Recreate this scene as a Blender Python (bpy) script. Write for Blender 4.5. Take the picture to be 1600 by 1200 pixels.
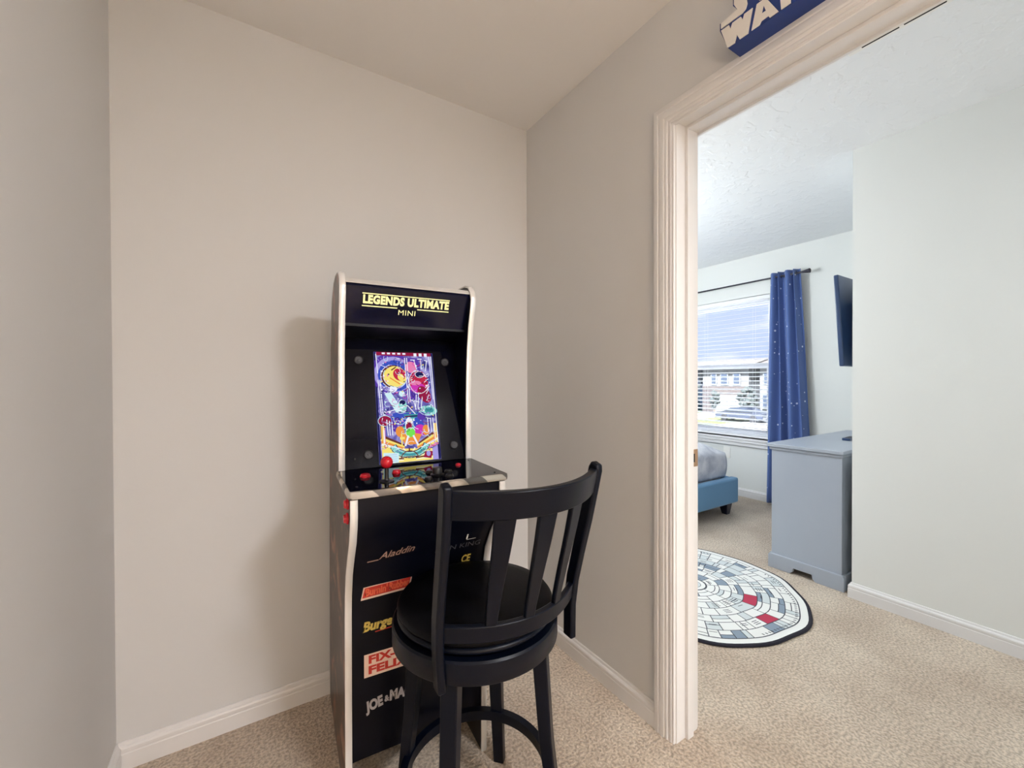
import bpy, bmesh, math, random
from math import sin, cos, pi, radians, hypot, atan2
from mathutils import Vector, Matrix

S = bpy.context.scene
COL = S.collection
for o in list(bpy.data.objects):
    bpy.data.objects.remove(o)

# ------------------------------------------------------------------ camera
FPX = 647.85
YAW, PITCH, ROLL, EYE = radians(32.203), radians(-0.4524), radians(-0.1978), 1.1944
F = Vector((sin(YAW) * cos(PITCH), cos(YAW) * cos(PITCH), sin(PITCH)))
R0 = Vector((cos(YAW), -sin(YAW), 0))
U0 = R0.cross(F)
RR = R0 * cos(ROLL) + U0 * sin(ROLL)
UU = -R0 * sin(ROLL) + U0 * cos(ROLL)
cd = bpy.data.cameras.new('camera')
cam = bpy.data.objects.new('camera', cd)
COL.objects.link(cam)
cd.sensor_fit = 'HORIZONTAL'
cd.sensor_width = 36
cd.lens = 36 * FPX / 1600
cd.clip_start = 0.02
cd.clip_end = 400
m = Matrix.Identity(4)
for i in range(3):
    m[i][0], m[i][1], m[i][2] = RR[i], UU[i], -F[i]
m[2][3] = EYE
cam.matrix_world = m
S.camera = cam

# ------------------------------------------------------------------ world, sun, exposure
S.view_settings.view_transform = 'Standard'
S.view_settings.look = 'None'
S.view_settings.gamma = 1
S.view_settings.use_curve_mapping = False
S.view_settings.exposure = 0.14
S.cycles.use_denoising = True
S.cycles.max_bounces = 8
S.cycles.diffuse_bounces = 5
S.cycles.sample_clamp_indirect = 10

W = bpy.data.worlds.new('sky')
S.world = W
W.use_nodes = True
nt = W.node_tree
nt.nodes.clear()
tc = nt.nodes.new('ShaderNodeTexCoord')
mp = nt.nodes.new('ShaderNodeMapping')
mp.inputs['Scale'].default_value = (3, 3, 9)
nz = nt.nodes.new('ShaderNodeTexNoise')
nz.inputs['Scale'].default_value = 2.2
nz.inputs['Detail'].default_value = 5
rp = nt.nodes.new('ShaderNodeValToRGB')
rp.color_ramp.elements[0].position = 0.47
rp.color_ramp.elements[0].color = (0.62, 0.72, 1.0, 1)
rp.color_ramp.elements[1].position = 0.62
rp.color_ramp.elements[1].color = (1.0, 1.0, 1.0, 1)
bg = nt.nodes.new('ShaderNodeBackground')
bg.inputs['Strength'].default_value = 1.0
wo = nt.nodes.new('ShaderNodeOutputWorld')
nt.links.new(tc.outputs['Generated'], mp.inputs[0])
nt.links.new(mp.outputs[0], nz.inputs['Vector'])
nt.links.new(nz.outputs['Fac'], rp.inputs[0])
nt.links.new(rp.outputs[0], bg.inputs[0])
nt.links.new(bg.outputs[0], wo.inputs[0])

sd = bpy.data.lights.new('sun', 'SUN')
sd.energy = 42.0
sd.angle = radians(1)
sd.color = (0.96, 0.98, 1.0)
sun = bpy.data.objects.new('sun', sd)
COL.objects.link(sun)
sun.rotation_euler = Vector((0.62, 0.15, -0.77)).to_track_quat('-Z', 'Y').to_euler()

def lamp(name, loc, size, energy, color, spread=180):
    d = bpy.data.lights.new(name, 'AREA')
    d.shape = 'DISK'
    d.size = size
    d.energy = energy
    d.color = color
    d.spread = radians(spread)
    o = bpy.data.objects.new(name, d)
    o.location = loc
    COL.objects.link(o)
    return o

HALL_FILL = (0.97, -1.35)
BED_FILL = (2.02, 2.72)
ENTRY_FILL = (1.80, -1.05)
H = 2.44
FLOOR_FILL = (0.02, -1.25)
lamp('hall_fill_light', (HALL_FILL[0], HALL_FILL[1], H - 0.13), 0.42, 68, (0.95, 0.965, 1.0))  # added light behind the viewer, brightens the nook
pl_ = bpy.data.lights.new('warm_fill_light', 'POINT')  # added warm light out of view, for the glow on the back wall
pl_.energy = 24
pl_.color = (1.0, 0.66, 0.32)
pl_.shadow_soft_size = 0.12
plo = bpy.data.objects.new('warm_fill_light', pl_)
plo.location = (FLOOR_FILL[0], FLOOR_FILL[1], 0.98)
COL.objects.link(plo)
bl2 = bpy.data.lights.new('bedroom_fill_light', 'POINT')  # added light out of view, lifts the bedroom walls and ceiling
bl2.energy = 76
bl2.color = (0.88, 0.95, 1.0)
bl2.shadow_soft_size = 0.16
blo = bpy.data.objects.new('bedroom_fill_light', bl2)
blo.location = (BED_FILL[0], BED_FILL[1], 1.90)
COL.objects.link(blo)
lamp('entry_fill_light', (ENTRY_FILL[0], ENTRY_FILL[1], H - 0.13), 0.40, 20, (0.92, 0.97, 1.0))  # unseen light added to brighten the bedroom entry

# ------------------------------------------------------------------ helpers
def tag(o, label=None, cat=None, group=None, kind=None):
    if label: o['label'] = label
    if cat: o['category'] = cat
    if group: o['group'] = group
    if kind: o['kind'] = kind
    return o

def thing(name, label, cat, loc=(0, 0, 0), rz=0, group=None):
    o = bpy.data.objects.new(name, None)
    COL.objects.link(o)
    o.empty_display_size = 0.05
    o.location = loc
    o.rotation_euler = (0, 0, rz)
    return tag(o, label, cat, group)

def obj(name, bm, mats, parent=None, smooth=False, bevel=0, seg=2, loc=None, angle=35):
    me = bpy.data.meshes.new(name)
    bmesh.ops.recalc_face_normals(bm, faces=bm.faces)
    bm.to_mesh(me)
    bm.free()
    o = bpy.data.objects.new(name, me)
    COL.objects.link(o)
    for mt in (mats if isinstance(mats, (list, tuple)) else [mats]):
        me.materials.append(mt)
    if parent: o.parent = parent
    if loc: o.location = loc
    if bevel:
        b = o.modifiers.new('bevel', 'BEVEL')
        b.width = bevel
        b.segments = seg
        b.limit_method = 'ANGLE'
        b.angle_limit = radians(40)
        b.harden_normals = False
    if smooth or bevel:
        for p in me.polygons: p.use_smooth = True
        try:
            me.set_sharp_from_angle(angle=radians(angle))
        except Exception:
            pass
    return o

def box(bm, x0, x1, y0, y1, z0, z1, mi=0):
    v = [bm.verts.new(p) for p in ((x0, y0, z0), (x1, y0, z0), (x1, y1, z0), (x0, y1, z0),
                                   (x0, y0, z1), (x1, y0, z1), (x1, y1, z1), (x0, y1, z1))]
    for f in ((0, 3, 2, 1), (4, 5, 6, 7), (0, 1, 5, 4), (1, 2, 6, 5), (2, 3, 7, 6), (3, 0, 4, 7)):
        bm.faces.new([v[i] for i in f]).material_index = mi
    return v

def bx(*a):
    bm = bmesh.new()
    box(bm, *a)
    return bm

def hexa(bm, lo, hi, mi=0):
    """lo, hi : four points each, joined as a box"""
    v = [bm.verts.new(p) for p in list(lo) + list(hi)]
    for f in ((0, 3, 2, 1), (4, 5, 6, 7), (0, 1, 5, 4), (1, 2, 6, 5), (2, 3, 7, 6), (3, 0, 4, 7)):
        bm.faces.new([v[i] for i in f]).material_index = mi

def loft(bm, rings, caps=True, closed=False, mi=0):
    """rings: list of equal-length point loops"""
    vs = [[bm.verts.new(p) for p in r] for r in rings]
    n = len(vs[0])
    k = len(vs)
    for i in range(k if closed else k - 1):
        a, b = vs[i], vs[(i + 1) % k]
        for j in range(n):
            bm.faces.new((a[j], a[(j + 1) % n], b[(j + 1) % n], b[j])).material_index = mi
    if caps and not closed:
        bm.faces.new(vs[0][::-1]).material_index = mi
        bm.faces.new(vs[-1]).material_index = mi
    return bm

def lathe(prof, n=48, bm=None, c=(0, 0, 0), mi=0, axis='z'):
    """prof: (r, h) list, closed with caps"""
    bm = bm or bmesh.new()
    rings = []
    for r, h in prof:
        ring = []
        for k in range(n):
            a = 2 * pi * k / n
            p = (r * cos(a), r * sin(a), h)
            if axis == 'x': p = (p[2], p[0], p[1])
            if axis == 'y': p = (p[0], p[2], p[1])
            ring.append((c[0] + p[0], c[1] + p[1], c[2] + p[2]))
        rings.append(ring)
    return loft(bm, rings, mi=mi)

def prism(bm, poly, fn0, fn1, mi=0):
    """extrude a 2-D polygon: fn0/fn1 map (a,b) to 3-D"""
    return loft(bm, [[fn0(*p) for p in poly], [fn1(*p) for p in poly]], mi=mi)

def tube(bm, pts, r, n=8, mi=0):
    rings = []
    for i, p in enumerate(pts):
        p = Vector(p)
        t = (Vector(pts[min(i + 1, len(pts) - 1)]) - Vector(pts[max(i - 1, 0)])).normalized()
        u = t.cross(Vector((0, 0, 1)))
        if u.length < 1e-3: u = t.cross(Vector((0, 1, 0)))
        u.normalize()
        w = t.cross(u)
        rings.append([p + r * (cos(2 * pi * k / n) * u + sin(2 * pi * k / n) * w) for k in range(n)])
    return loft(bm, rings, mi=mi)

def sphere(bm, c, r, sx=1, sy=1, sz=1, u=20, v=12, mi=0):
    mt = Matrix.Translation(c) @ Matrix.Diagonal((sx, sy, sz, 1))
    g = bmesh.ops.create_uvsphere(bm, u_segments=u, v_segments=v, radius=r, matrix=mt)
    for f in set(f for vv in g['verts'] for f in vv.link_faces): f.material_index = mi

def text_mesh(bm, s, mat4, size, bold=0.0, shear=0.0, depth=0.0, spacing=1.0, width=None, mi=0, align='CENTER', ys=1.0):
    """write a string into bm; mat4 places text plane (x right, y up)"""
    c = bpy.data.curves.new('text', 'FONT')
    c.body = s
    c.size = size
    c.offset = bold
    c.shear = shear
    c.extrude = depth
    c.align_x = align
    c.align_y = 'CENTER'
    c.space_character = spacing
    c.resolution_u = 3
    t = bpy.data.objects.new('text', c)
    COL.objects.link(t)
    bpy.context.view_layer.update()
    dg = bpy.context.evaluated_depsgraph_get()
    me = bpy.data.meshes.new_from_object(t.evaluated_get(dg))
    xs = [v.co.x for v in me.vertices]
    k = 1.0
    if width and xs: k = width / (max(xs) - min(xs))
    me.transform(mat4 @ Matrix.Diagonal((k, ys, 1, 1)))
    n0 = len(bm.faces)
    bm.from_mesh(me)
    bm.faces.ensure_lookup_table()
    for f in bm.faces[n0:]: f.material_index = mi
    bpy.data.objects.remove(t)
    bpy.data.curves.remove(c)
    bpy.data.meshes.remove(me)

# ------------------------------------------------------------------ materials
def lin(c):
    return tuple(((x / 255) / 12.92 if x / 255 <= 0.04045 else ((x / 255 + 0.055) / 1.055) ** 2.4) for x in c) + (1,)

def mat(name, rgb, rough=0.6, metal=0, spec=0.5, bump=None, var=None, coat=0, sheen=0, emit=None, estr=0):
    """bump=(scale,strength,distance); var=(scale, rgb2)"""
    mt = bpy.data.materials.new(name)
    mt.use_nodes = True
    t = mt.node_tree
    b = t.nodes['Principled BSDF']
    b.inputs['Base Color'].default_value = lin(rgb)
    b.inputs['Roughness'].default_value = rough
    b.inputs['Metallic'].default_value = metal
    b.inputs['Specular IOR Level'].default_value = spec
    b.inputs['Coat Weight'].default_value = coat
    b.inputs['Sheen Weight'].default_value = sheen
    if emit:
        b.inputs['Emission Color'].default_value = lin(emit)
        b.inputs['Emission Strength'].default_value = estr
    co = t.nodes.new('ShaderNodeTexCoord')
    if var:
        n = t.nodes.new('ShaderNodeTexNoise')
        n.inputs['Scale'].default_value = var[0]
        n.inputs['Detail'].default_value = 4
        t.links.new(co.outputs['Object'], n.inputs['Vector'])
        r = t.nodes.new('ShaderNodeValToRGB')
        r.color_ramp.elements[0].position = 0.35
        r.color_ramp.elements[1].position = 0.65
        r.color_ramp.elements[0].color = lin(rgb)
        r.color_ramp.elements[1].color = lin(var[1])
        t.links.new(n.outputs['Fac'], r.inputs[0])
        t.links.new(r.outputs[0], b.inputs['Base Color'])
    if bump:
        n = t.nodes.new('ShaderNodeTexNoise')
        n.inputs['Scale'].default_value = bump[0]
        n.inputs['Detail'].default_value = 4
        t.links.new(co.outputs['Object'], n.inputs['Vector'])
        bp = t.nodes.new('ShaderNodeBump')
        bp.inputs['Strength'].default_value = bump[1]
        bp.inputs['Distance'].default_value = bump[2]
        t.links.new(n.outputs['Fac'], bp.inputs['Height'])
        t.links.new(bp.outputs[0], b.inputs['Normal'])
    return mt

def emis(name, rgb, s):
    return mat(name, (0, 0, 0), 0.5, emit=rgb, estr=s, spec=0.2)

M = {}
M['wall'] = mat('wall_paint', (213, 212, 211), 0.75, spec=0.25, bump=(60, 0.12, 0.002))
M['bwall'] = mat('bedroom_wall_paint', (226, 227, 223), 0.75, spec=0.25, bump=(60, 0.12, 0.002))
M['ceil'] = mat('ceiling_paint', (228, 226, 224), 0.85, spec=0.2, bump=(25, 0.15, 0.004))
M['trim'] = mat('white_trim_paint', (224, 222, 221), 0.35, spec=0.5)
M['black'] = mat('black_lacquer', (3, 7, 20), 0.36, spec=0.2)
M['seat'] = mat('black_leatherette', (4, 4, 8), 0.5, spec=0.12, bump=(180, 0.25, 0.001))
M['chrome'] = mat('chrome_edge_molding', (240, 238, 236), 0.22, metal=0.35, spec=0.8)
M['gloss'] = mat('gloss_black_panel', (4, 5, 16), 0.05, spec=0.12)
M['matte'] = mat('matte_black_panel', (6, 8, 20), 0.35, spec=0.2)
M['navygloss'] = mat('navy_marquee', (6, 9, 36), 0.15, spec=0.3)
M['red'] = mat('red_plastic', (190, 22, 40), 0.25, spec=0.5)
M['dark'] = mat('dark_plastic', (14, 14, 16), 0.35)
M['silver'] = mat('speaker_grille_metal', (44, 42, 46), 0.5, metal=0.2)
M['brass'] = mat('satin_nickel_strike', (196, 158, 126), 0.35, metal=0.8)
M['hole'] = mat('dark_recess', (20, 18, 18), 0.9)
M['dresser'] = mat('grey_painted_wood', (162, 169, 180), 0.4, spec=0.4, var=(2.5, (167, 174, 184)))
M['velvet'] = mat('blue_upholstery', (104, 158, 200), 0.8, sheen=0.3, bump=(400, 0.3, 0.001))
M['leg'] = mat('dark_wood_leg', (18, 18, 40), 0.3)
M['duvet'] = mat('grey_white_cotton', (226, 228, 234), 0.85, bump=(28, 0.8, 0.015), var=(9, (188, 192, 204)))
M['rod'] = mat('dark_bronze_rod', (54, 52, 60), 0.35, metal=0.6)
M['blind'] = mat('white_blind_slats', (238, 238, 240), 0.5)
M['vinyl'] = mat('white_vinyl_frame', (226, 228, 234), 0.4)
M['plate'] = mat('white_plastic_plate', (240, 238, 232), 0.35)
M['fillglass'] = emis('fill_light_glass', (255, 240, 220), 1.6)  # glowing bowls of the added ceiling fixtures
M['tv'] = mat('navy_black_tv_casing', (38, 60, 96), 0.3)

def ceiling_knockdown():
    mt = mat('knockdown_ceiling', (240, 241, 241), 0.85, spec=0.2)
    t = mt.node_tree
    b = t.nodes['Principled BSDF']
    co = t.nodes.new('ShaderNodeTexCoord')
    n = t.nodes.new('ShaderNodeTexNoise')
    n.inputs['Scale'].default_value = 17
    n.inputs['Detail'].default_value = 3
    r = t.nodes.new('ShaderNodeValToRGB')
    r.color_ramp.elements[0].position = 0.52
    r.color_ramp.elements[1].position = 0.60
    bp = t.nodes.new('ShaderNodeBump')
    bp.inputs['Strength'].default_value = 0.35
    bp.inputs['Distance'].default_value = 0.004
    t.links.new(co.outputs['Object'], n.inputs['Vector'])
    t.links.new(n.outputs['Fac'], r.inputs[0])
    t.links.new(r.outputs[0], bp.inputs['Height'])
    t.links.new(bp.outputs[0], b.inputs['Normal'])
    return mt
M['bceil'] = ceiling_knockdown()

def carpet():
    mt = mat('beige_carpet', (196, 172, 150), 1.0, spec=0.1, sheen=0.3)
    t = mt.node_tree
    b = t.nodes['Principled BSDF']
    co = t.nodes.new('ShaderNodeTexCoord')
    n1 = t.nodes.new('ShaderNodeTexNoise')
    n1.inputs['Scale'].default_value = 3.2
    n1.inputs['Detail'].default_value = 5
    n1.inputs['Roughness'].default_value = 0.6
    r1 = t.nodes.new('ShaderNodeValToRGB')
    r1.color_ramp.elements[0].position = 0.35
    r1.color_ramp.elements[0].color = lin((186, 167, 147))
    r1.color_ramp.elements[1].position = 0.68
    r1.color_ramp.elements[1].color = lin((210, 194, 174))
    n2 = t.nodes.new('ShaderNodeTexNoise')
    n2.inputs['Scale'].default_value = 110
    n2.inputs['Detail'].default_value = 3
    r2 = t.nodes.new('ShaderNodeValToRGB')
    r2.color_ramp.elements[0].position = 0.36
    r2.color_ramp.elements[0].color = (0.62, 0.61, 0.60, 1)
    r2.color_ramp.elements[1].position = 0.62
    r2.color_ramp.elements[1].color = (1.12, 1.12, 1.12, 1)
    mx = t.nodes.new('ShaderNodeMix')
    mx.data_type = 'RGBA'
    mx.blend_type = 'MULTIPLY'
    mx.inputs[0].default_value = 1
    bp = t.nodes.new('ShaderNodeBump')
    bp.inputs['Strength'].default_value = 0.9
    bp.inputs['Distance'].default_value = 0.008
    t.links.new(co.outputs['Object'], n1.inputs['Vector'])
    t.links.new(co.outputs['Object'], n2.inputs['Vector'])
    t.links.new(n1.outputs['Fac'], r1.inputs[0])
    t.links.new(n2.outputs['Fac'], r2.inputs[0])
    t.links.new(r1.outputs[0], mx.inputs[6])
    t.links.new(r2.outputs[0], mx.inputs[7])
    t.links.new(mx.outputs[2], b.inputs['Base Color'])
    t.links.new(n2.outputs['Fac'], bp.inputs['Height'])
    t.links.new(bp.outputs[0], b.inputs['Normal'])
    return mt
M['carpet'] = carpet()

def glass():
    mt = bpy.data.materials.new('window_glass')
    mt.use_nodes = True
    t = mt.node_tree
    t.nodes.clear()
    tr = t.nodes.new('ShaderNodeBsdfTransparent')
    tr.inputs[0].default_value = (0.93, 0.95, 0.97, 1)
    gl = t.nodes.new('ShaderNodeBsdfGlossy')
    gl.inputs['Roughness'].default_value = 0.02
    mx = t.nodes.new('ShaderNodeMixShader')
    mx.inputs[0].default_value = 0.06
    out = t.nodes.new('ShaderNodeOutputMaterial')
    t.links.new(tr.outputs[0], mx.inputs[1])
    t.links.new(gl.outputs[0], mx.inputs[2])
    t.links.new(mx.outputs[0], out.inputs[0])
    return mt
M['glass'] = glass()

def star_curtain():
    mt = mat('navy_star_print', (72, 94, 148), 0.8, sheen=0.2)
    t = mt.node_tree
    b = t.nodes['Principled BSDF']
    uv = t.nodes.new('ShaderNodeUVMap')
    vo = t.nodes.new('ShaderNodeTexVoronoi')
    vo.inputs['Scale'].default_value = 1.0
    mp_ = t.nodes.new('ShaderNodeMapping')
    mp_.inputs['Scale'].default_value = (22, 22, 1)
    sep = t.nodes.new('ShaderNodeSeparateColor')
    mul = t.nodes.new('ShaderNodeMath'); mul.operation = 'MULTIPLY'; mul.inputs[1].default_value = 0.21
    lt = t.nodes.new('ShaderNodeMath'); lt.operation = 'LESS_THAN'
    mx = t.nodes.new('ShaderNodeMix'); mx.data_type = 'RGBA'
    mx.inputs[6].default_value = lin((80, 104, 160))
    mx.inputs[7].default_value = lin((232, 238, 250))
    t.links.new(uv.outputs[0], mp_.inputs[0])
    t.links.new(mp_.outputs[0], vo.inputs['Vector'])
    t.links.new(vo.outputs['Color'], sep.inputs[0])
    t.links.new(sep.outputs[0], mul.inputs[0])
    t.links.new(vo.outputs['Distance'], lt.inputs[0])
    t.links.new(mul.outputs[0], lt.inputs[1])
    t.links.new(lt.outputs[0], mx.inputs[0])
    t.links.new(mx.outputs[2], b.inputs['Base Color'])
    return mt
M['curtain'] = star_curtain()

def side_art():
    """brown grey side panel with a generic printed swirl"""
    mt = mat('printed_side_panel', (78, 66, 58), 0.3, spec=0.2)
    t = mt.node_tree
    b = t.nodes['Principled BSDF']
    co = t.nodes.new('ShaderNodeTexCoord')
    n = t.nodes.new('ShaderNodeTexNoise')
    n.inputs['Scale'].default_value = 7
    n.inputs['Detail'].default_value = 5
    n.inputs['Distortion'].default_value = 1.5
    r = t.nodes.new('ShaderNodeValToRGB')
    e = r.color_ramp.elements
    e[0].position = 0.46; e[0].color = lin((66, 52, 48))
    e[1].position = 0.62; e[1].color = lin((150, 92, 74))
    x = e.new(0.55); x.color = lin((84, 72, 66))
    x = e.new(0.70); x.color = lin((170, 150, 128))
    t.links.new(co.outputs['Object'], n.inputs['Vector'])
    t.links.new(n.outputs['Fac'], r.inputs[0])
    t.links.new(r.outputs[0], b.inputs['Base Color'])
    return mt
M['side'] = side_art()

# ------------------------------------------------------------------ room shell
XC, YA, XB = -0.3574, 1.72, 1.174       # nook: left wall, back wall, door wall
XB2 = 1.284                              # bedroom face of the door wall
XW = 4.265                               # window wall
XY, YY = 2.781, 0.926                    # closet block corner
YF, YR = 4.30, -2.20
DY0, DY1, DH = 0.06, 0.857, 2.030        # door opening

def struct(name, bm, mt, **k):
    return tag(obj(name, bm, mt, **k), kind='structure')

struct('floor', bx(XC - 0.11, XW + 0.2, YR - 0.11, YF + 0.11, -0.12, 0), M['carpet'])
struct('ceiling', bx(XC - 0.11, XB + 0.05, YR - 0.11, YA + 0.11, H, H + 0.12), M['ceil'])
struct('ceiling', bx(XB + 0.05, XW + 0.2, YR - 0.11, YF + 0.11, H, H + 0.12), M['bceil'])
struct('wall_left', bx(XC - 0.11, XC, YR - 0.11, YA + 0.11, 0, H), M['wall'])
struct('wall_back', bx(XC, XB, YA, YA + 0.11, 0, H), M['wall'])
struct('wall_rear', bx(XC, XW + 0.2, YR - 0.11, YR, 0, H), M['wall'])
bm = bmesh.new()
box(bm, XB, XB2, DY1 + 0.018, YF, 0, H)
box(bm, XB, XB2, YR, DY0 - 0.018, 0, H)
box(bm, XB, XB2, DY0 - 0.018, DY1 + 0.018, DH + 0.018, H)
struct('wall_right', bm, M['wall'])
struct('wall_closet', bx(XY, XW, YR, YY, 0, H), M['bwall'])
struct('wall_far', bx(XB2, XW + 0.2, YF, YF + 0.11, 0, H), M['bwall'])
WY0, WY1, WZ0, WZ1 = 2.075, 3.46, 0.60, 2.035
bm = bmesh.new()
box(bm, XW, XW + 0.2, YR, WY0, 0, H)
box(bm, XW, XW + 0.2, WY1, YF, 0, H)
box(bm, XW, XW + 0.2, WY0, WY1, 0, WZ0)
box(bm, XW, XW + 0.2, WY0, WY1, WZ1, H)
struct('wall_window', bm, M['bwall'])

# baseboards -------------------------------------------------------
BB = [(0, 0), (0.014, 0), (0.014, 0.050), (0.0125, 0.0525), (0.0125, 0.056), (0.0135, 0.058), (0.0135, 0.066), (0.011, 0.071),
      (0.007, 0.074), (0.005, 0.0815), (0.003, 0.0835), (0, 0.0835)]

def baseboard(name, a, b, n):
    """a,b floor points on the wall; n unit normal into the room"""
    bm = bmesh.new()
    loft(bm, [[(a[0] + n[0] * t, a[1] + n[1] * t, z) for t, z in BB],
              [(b[0] + n[0] * t, b[1] + n[1] * t, z) for t, z in BB]])
    return struct(name, bm, M['trim'], smooth=True, angle=25)

baseboard('baseboard_back', (XC, YA), (XB, YA), (0, -1))
baseboard('baseboard_right', (XB, YA), (XB, DY1 + 0.079), (-1, 0))
baseboard('baseboard_left', (XC, YA), (XC, YR), (1, 0))
baseboard('baseboard_hall', (XB, DY0 - 0.08), (XB, YR), (-1, 0))
baseboard('baseboard_closet', (XY, YY), (XY, YR), (-1, 0))
baseboard('baseboard_return', (XY - 0.0, YY), (XW, YY), (0, 1))
baseboard('baseboard_window', (XW, YY), (XW, YF), (-1, 0))
baseboard('baseboard_far', (XB2, YF), (XW, YF), (0, -1))
# corner block where the closet's two baseboards meet
bm = bmesh.new()
loft(bm, [[(XY - t, YY + t, z) for t, z in BB], [(XY - t, YY, z) for t, z in BB]], caps=True)
loft(bm, [[(XY - t, YY + t, z) for t, z in BB], [(XY, YY + t, z) for t, z in BB]], caps=True)
struct('baseboard_corner', bm, M['trim'], smooth=True, angle=25)

# door frame -------------------------------------------------------
CP = [(0, 0), (0, 0.009), (0.003, 0.0105), (0.007, 0.0095), (0.009, 0.0095), (0.010, 0.012), (0.017, 0.012), (0.019, 0.0105),
      (0.021, 0.0105), (0.023, 0.013), (0.028, 0.0145), (0.030, 0.0125), (0.032, 0.0125), (0.036, 0.0155), (0.048, 0.017),
      (0.052, 0.0165), (0.054, 0.0145), (0.056, 0.0145), (0.058, 0.017), (0.068, 0.017), (0.0745, 0.0155), (0.0745, 0)]

def casing(x, sx):
    yi0, yi1, zi = DY0 - 0.005, DY1 + 0.004, DH - 0.008
    bm = bmesh.new()
    path = []
    rings = []
    for a, t in CP:
        rings.append([(x + sx * t, yi1 + a, 0), (x + sx * t, yi1 + a, zi + a), (x + sx * t, yi0 - a, zi + a), (x + sx * t, yi0 - a, 0)])
    # sweep along the four-point path
    sec = [[r[k] for r in rings] for k in range(4)]
    loft(bm, sec)
    return bm

struct('trim_1', casing(XB, -1), M['trim'], smooth=True, angle=20)
struct('trim_2', casing(XB2, 1), M['trim'], smooth=True, angle=20)
bm = bmesh.new()                                       # jamb and stop
box(bm, XB - 0.001, XB2 + 0.001, DY1, DY1 + 0.018, 0, DH + 0.018)
box(bm, XB - 0.001, XB2 + 0.001, DY0 - 0.018, DY0, 0, DH + 0.018)
box(bm, XB - 0.001, XB2 + 0.001, DY0, DY1, DH, DH + 0.018)
box(bm, 1.2175, 1.249, DY1 - 0.011, DY1, 0, DH)
box(bm, 1.2175, 1.249, DY0, DY0 + 0.011, 0, DH)
box(bm, 1.2175, 1.249, DY0 + 0.011, DY1 - 0.011, DH - 0.011, DH)
fr = struct('door_1', bm, M['trim'], bevel=0.0012)
bm = bmesh.new()
box(bm, 1.256, 1.2848, DY1 - 0.0015, DY1, 0.902, 0.960, 0)
box(bm, 1.261, 1.268, DY1 - 0.0022, DY1 - 0.0010, 0.917, 0.946, 1)
obj('strike_plate', bm, [M['brass'], M['hole']], fr)['label'] = 'satin metal strike plate'

# window -----------------------------------------------------------
wf = bmesh.new()
gx = XW + 0.11
for a in ((WY0, WY0 + 0.045, WZ0, WZ1), (WY1 - 0.045, WY1, WZ0, WZ1)):
    box(wf, gx - 0.02, gx + 0.05, a[0], a[1], a[2], a[3])
box(wf, gx - 0.02, gx + 0.05, WY0 + 0.045, WY1 - 0.045, WZ0, WZ0 + 0.045)
box(wf, gx - 0.02, gx + 0.05, WY0 + 0.045, WY1 - 0.045, WZ1 - 0.045, WZ1)
win = struct('window_1', wf, M['vinyl'], bevel=0.002)
for nm, z0, z1, dx in (('upper_sash', 1.315, WZ1 - 0.045, 0.018), ('lower_sash', WZ0 + 0.045, 1.365, -0.012)):
    b = bmesh.new()
    y0, y1 = WY0 + 0.045, WY1 - 0.045
    box(b, gx + dx, gx + dx + 0.025, y0, y0 + 0.03, z0, z1)
    box(b, gx + dx, gx + dx + 0.025, y1 - 0.03, y1, z0, z1)
    box(b, gx + dx, gx + dx + 0.025, y0 + 0.03, y1 - 0.03, z0, z0 + (0.05 if dx > 0 else 0.04))
    box(b, gx + dx, gx + dx + 0.025, y0 + 0.03, y1 - 0.03, z1 - (0.03 if dx > 0 else 0.05), z1)
    s = obj(nm, b, M['vinyl'], win, bevel=0.0015)
    obj('pane', bx(gx + dx + 0.010, gx + dx + 0.015, y0 + 0.028, y1 - 0.028, z0 + 0.03, z1 - 0.028), M['glass'], s)
b = bmesh.new()
box(b, XW - 0.035, gx - 0.02, WY0 - 0.04, WY1 + 0.04, WZ0 - 0.022, WZ0)
for z0, z1, t in ((WZ0 - 0.050, WZ0 - 0.022, 0.030), (WZ0 - 0.085, WZ0 - 0.050, 0.020)):
    box(b, XW - t, XW, WY0 - 0.02, WY1 + 0.02, z0, z1)
# (sill stays clear of the wall: cut to the opening)
obj('window_sill', b, M['trim'], win, bevel=0.004, seg=3)

# ------------------------------------------------------------------ blind
bl = thing('window_blind', 'white horizontal blind with open slats hanging in the bedroom window', 'blind', (XW + 0.05, (WY0 + WY1) / 2, WZ0))
by0, by1 = -(WY1 - WY0) / 2 + 0.012, (WY1 - WY0) / 2 - 0.012
obj('headrail', bx(-0.027, 0.027, by0, by1, WZ1 - WZ0 - 0.040, WZ1 - WZ0 - 0.002), M['blind'], bl, bevel=0.003)
b = bmesh.new()
zz = WZ1 - WZ0 - 0.070
ns = 0
while zz > 0.06:
    a = radians(9)
    dx, dz = 0.0245 * cos(a), 0.0245 * sin(a)
    hexa(b, [(-dx, by0, zz - dz), (dx, by0, zz + dz), (dx, by1, zz + dz), (-dx, by1, zz - dz)],
         [(-dx, by0, zz - dz + 0.0028), (dx, by0, zz + dz + 0.0028), (dx, by1, zz + dz + 0.0028), (-dx, by1, zz - dz + 0.0028)])
    zz -= 0.0435
    ns += 1
obj('slats', b, M['blind'], bl)
obj('bottom_rail', bx(-0.025, 0.025, by0, by1, 0.008, 0.028), M['blind'], bl, bevel=0.003)
for yy in (by0 + 0.16, 0, by1 - 0.16):
    b = bmesh.new()
    for xx in (-0.026, 0.026):
        tube(b, [(xx, yy, 0.02), (xx, yy, WZ1 - WZ0 - 0.06)], 0.0008, 5)
    obj('ladder_cord', b, M['blind'], bl)

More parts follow.
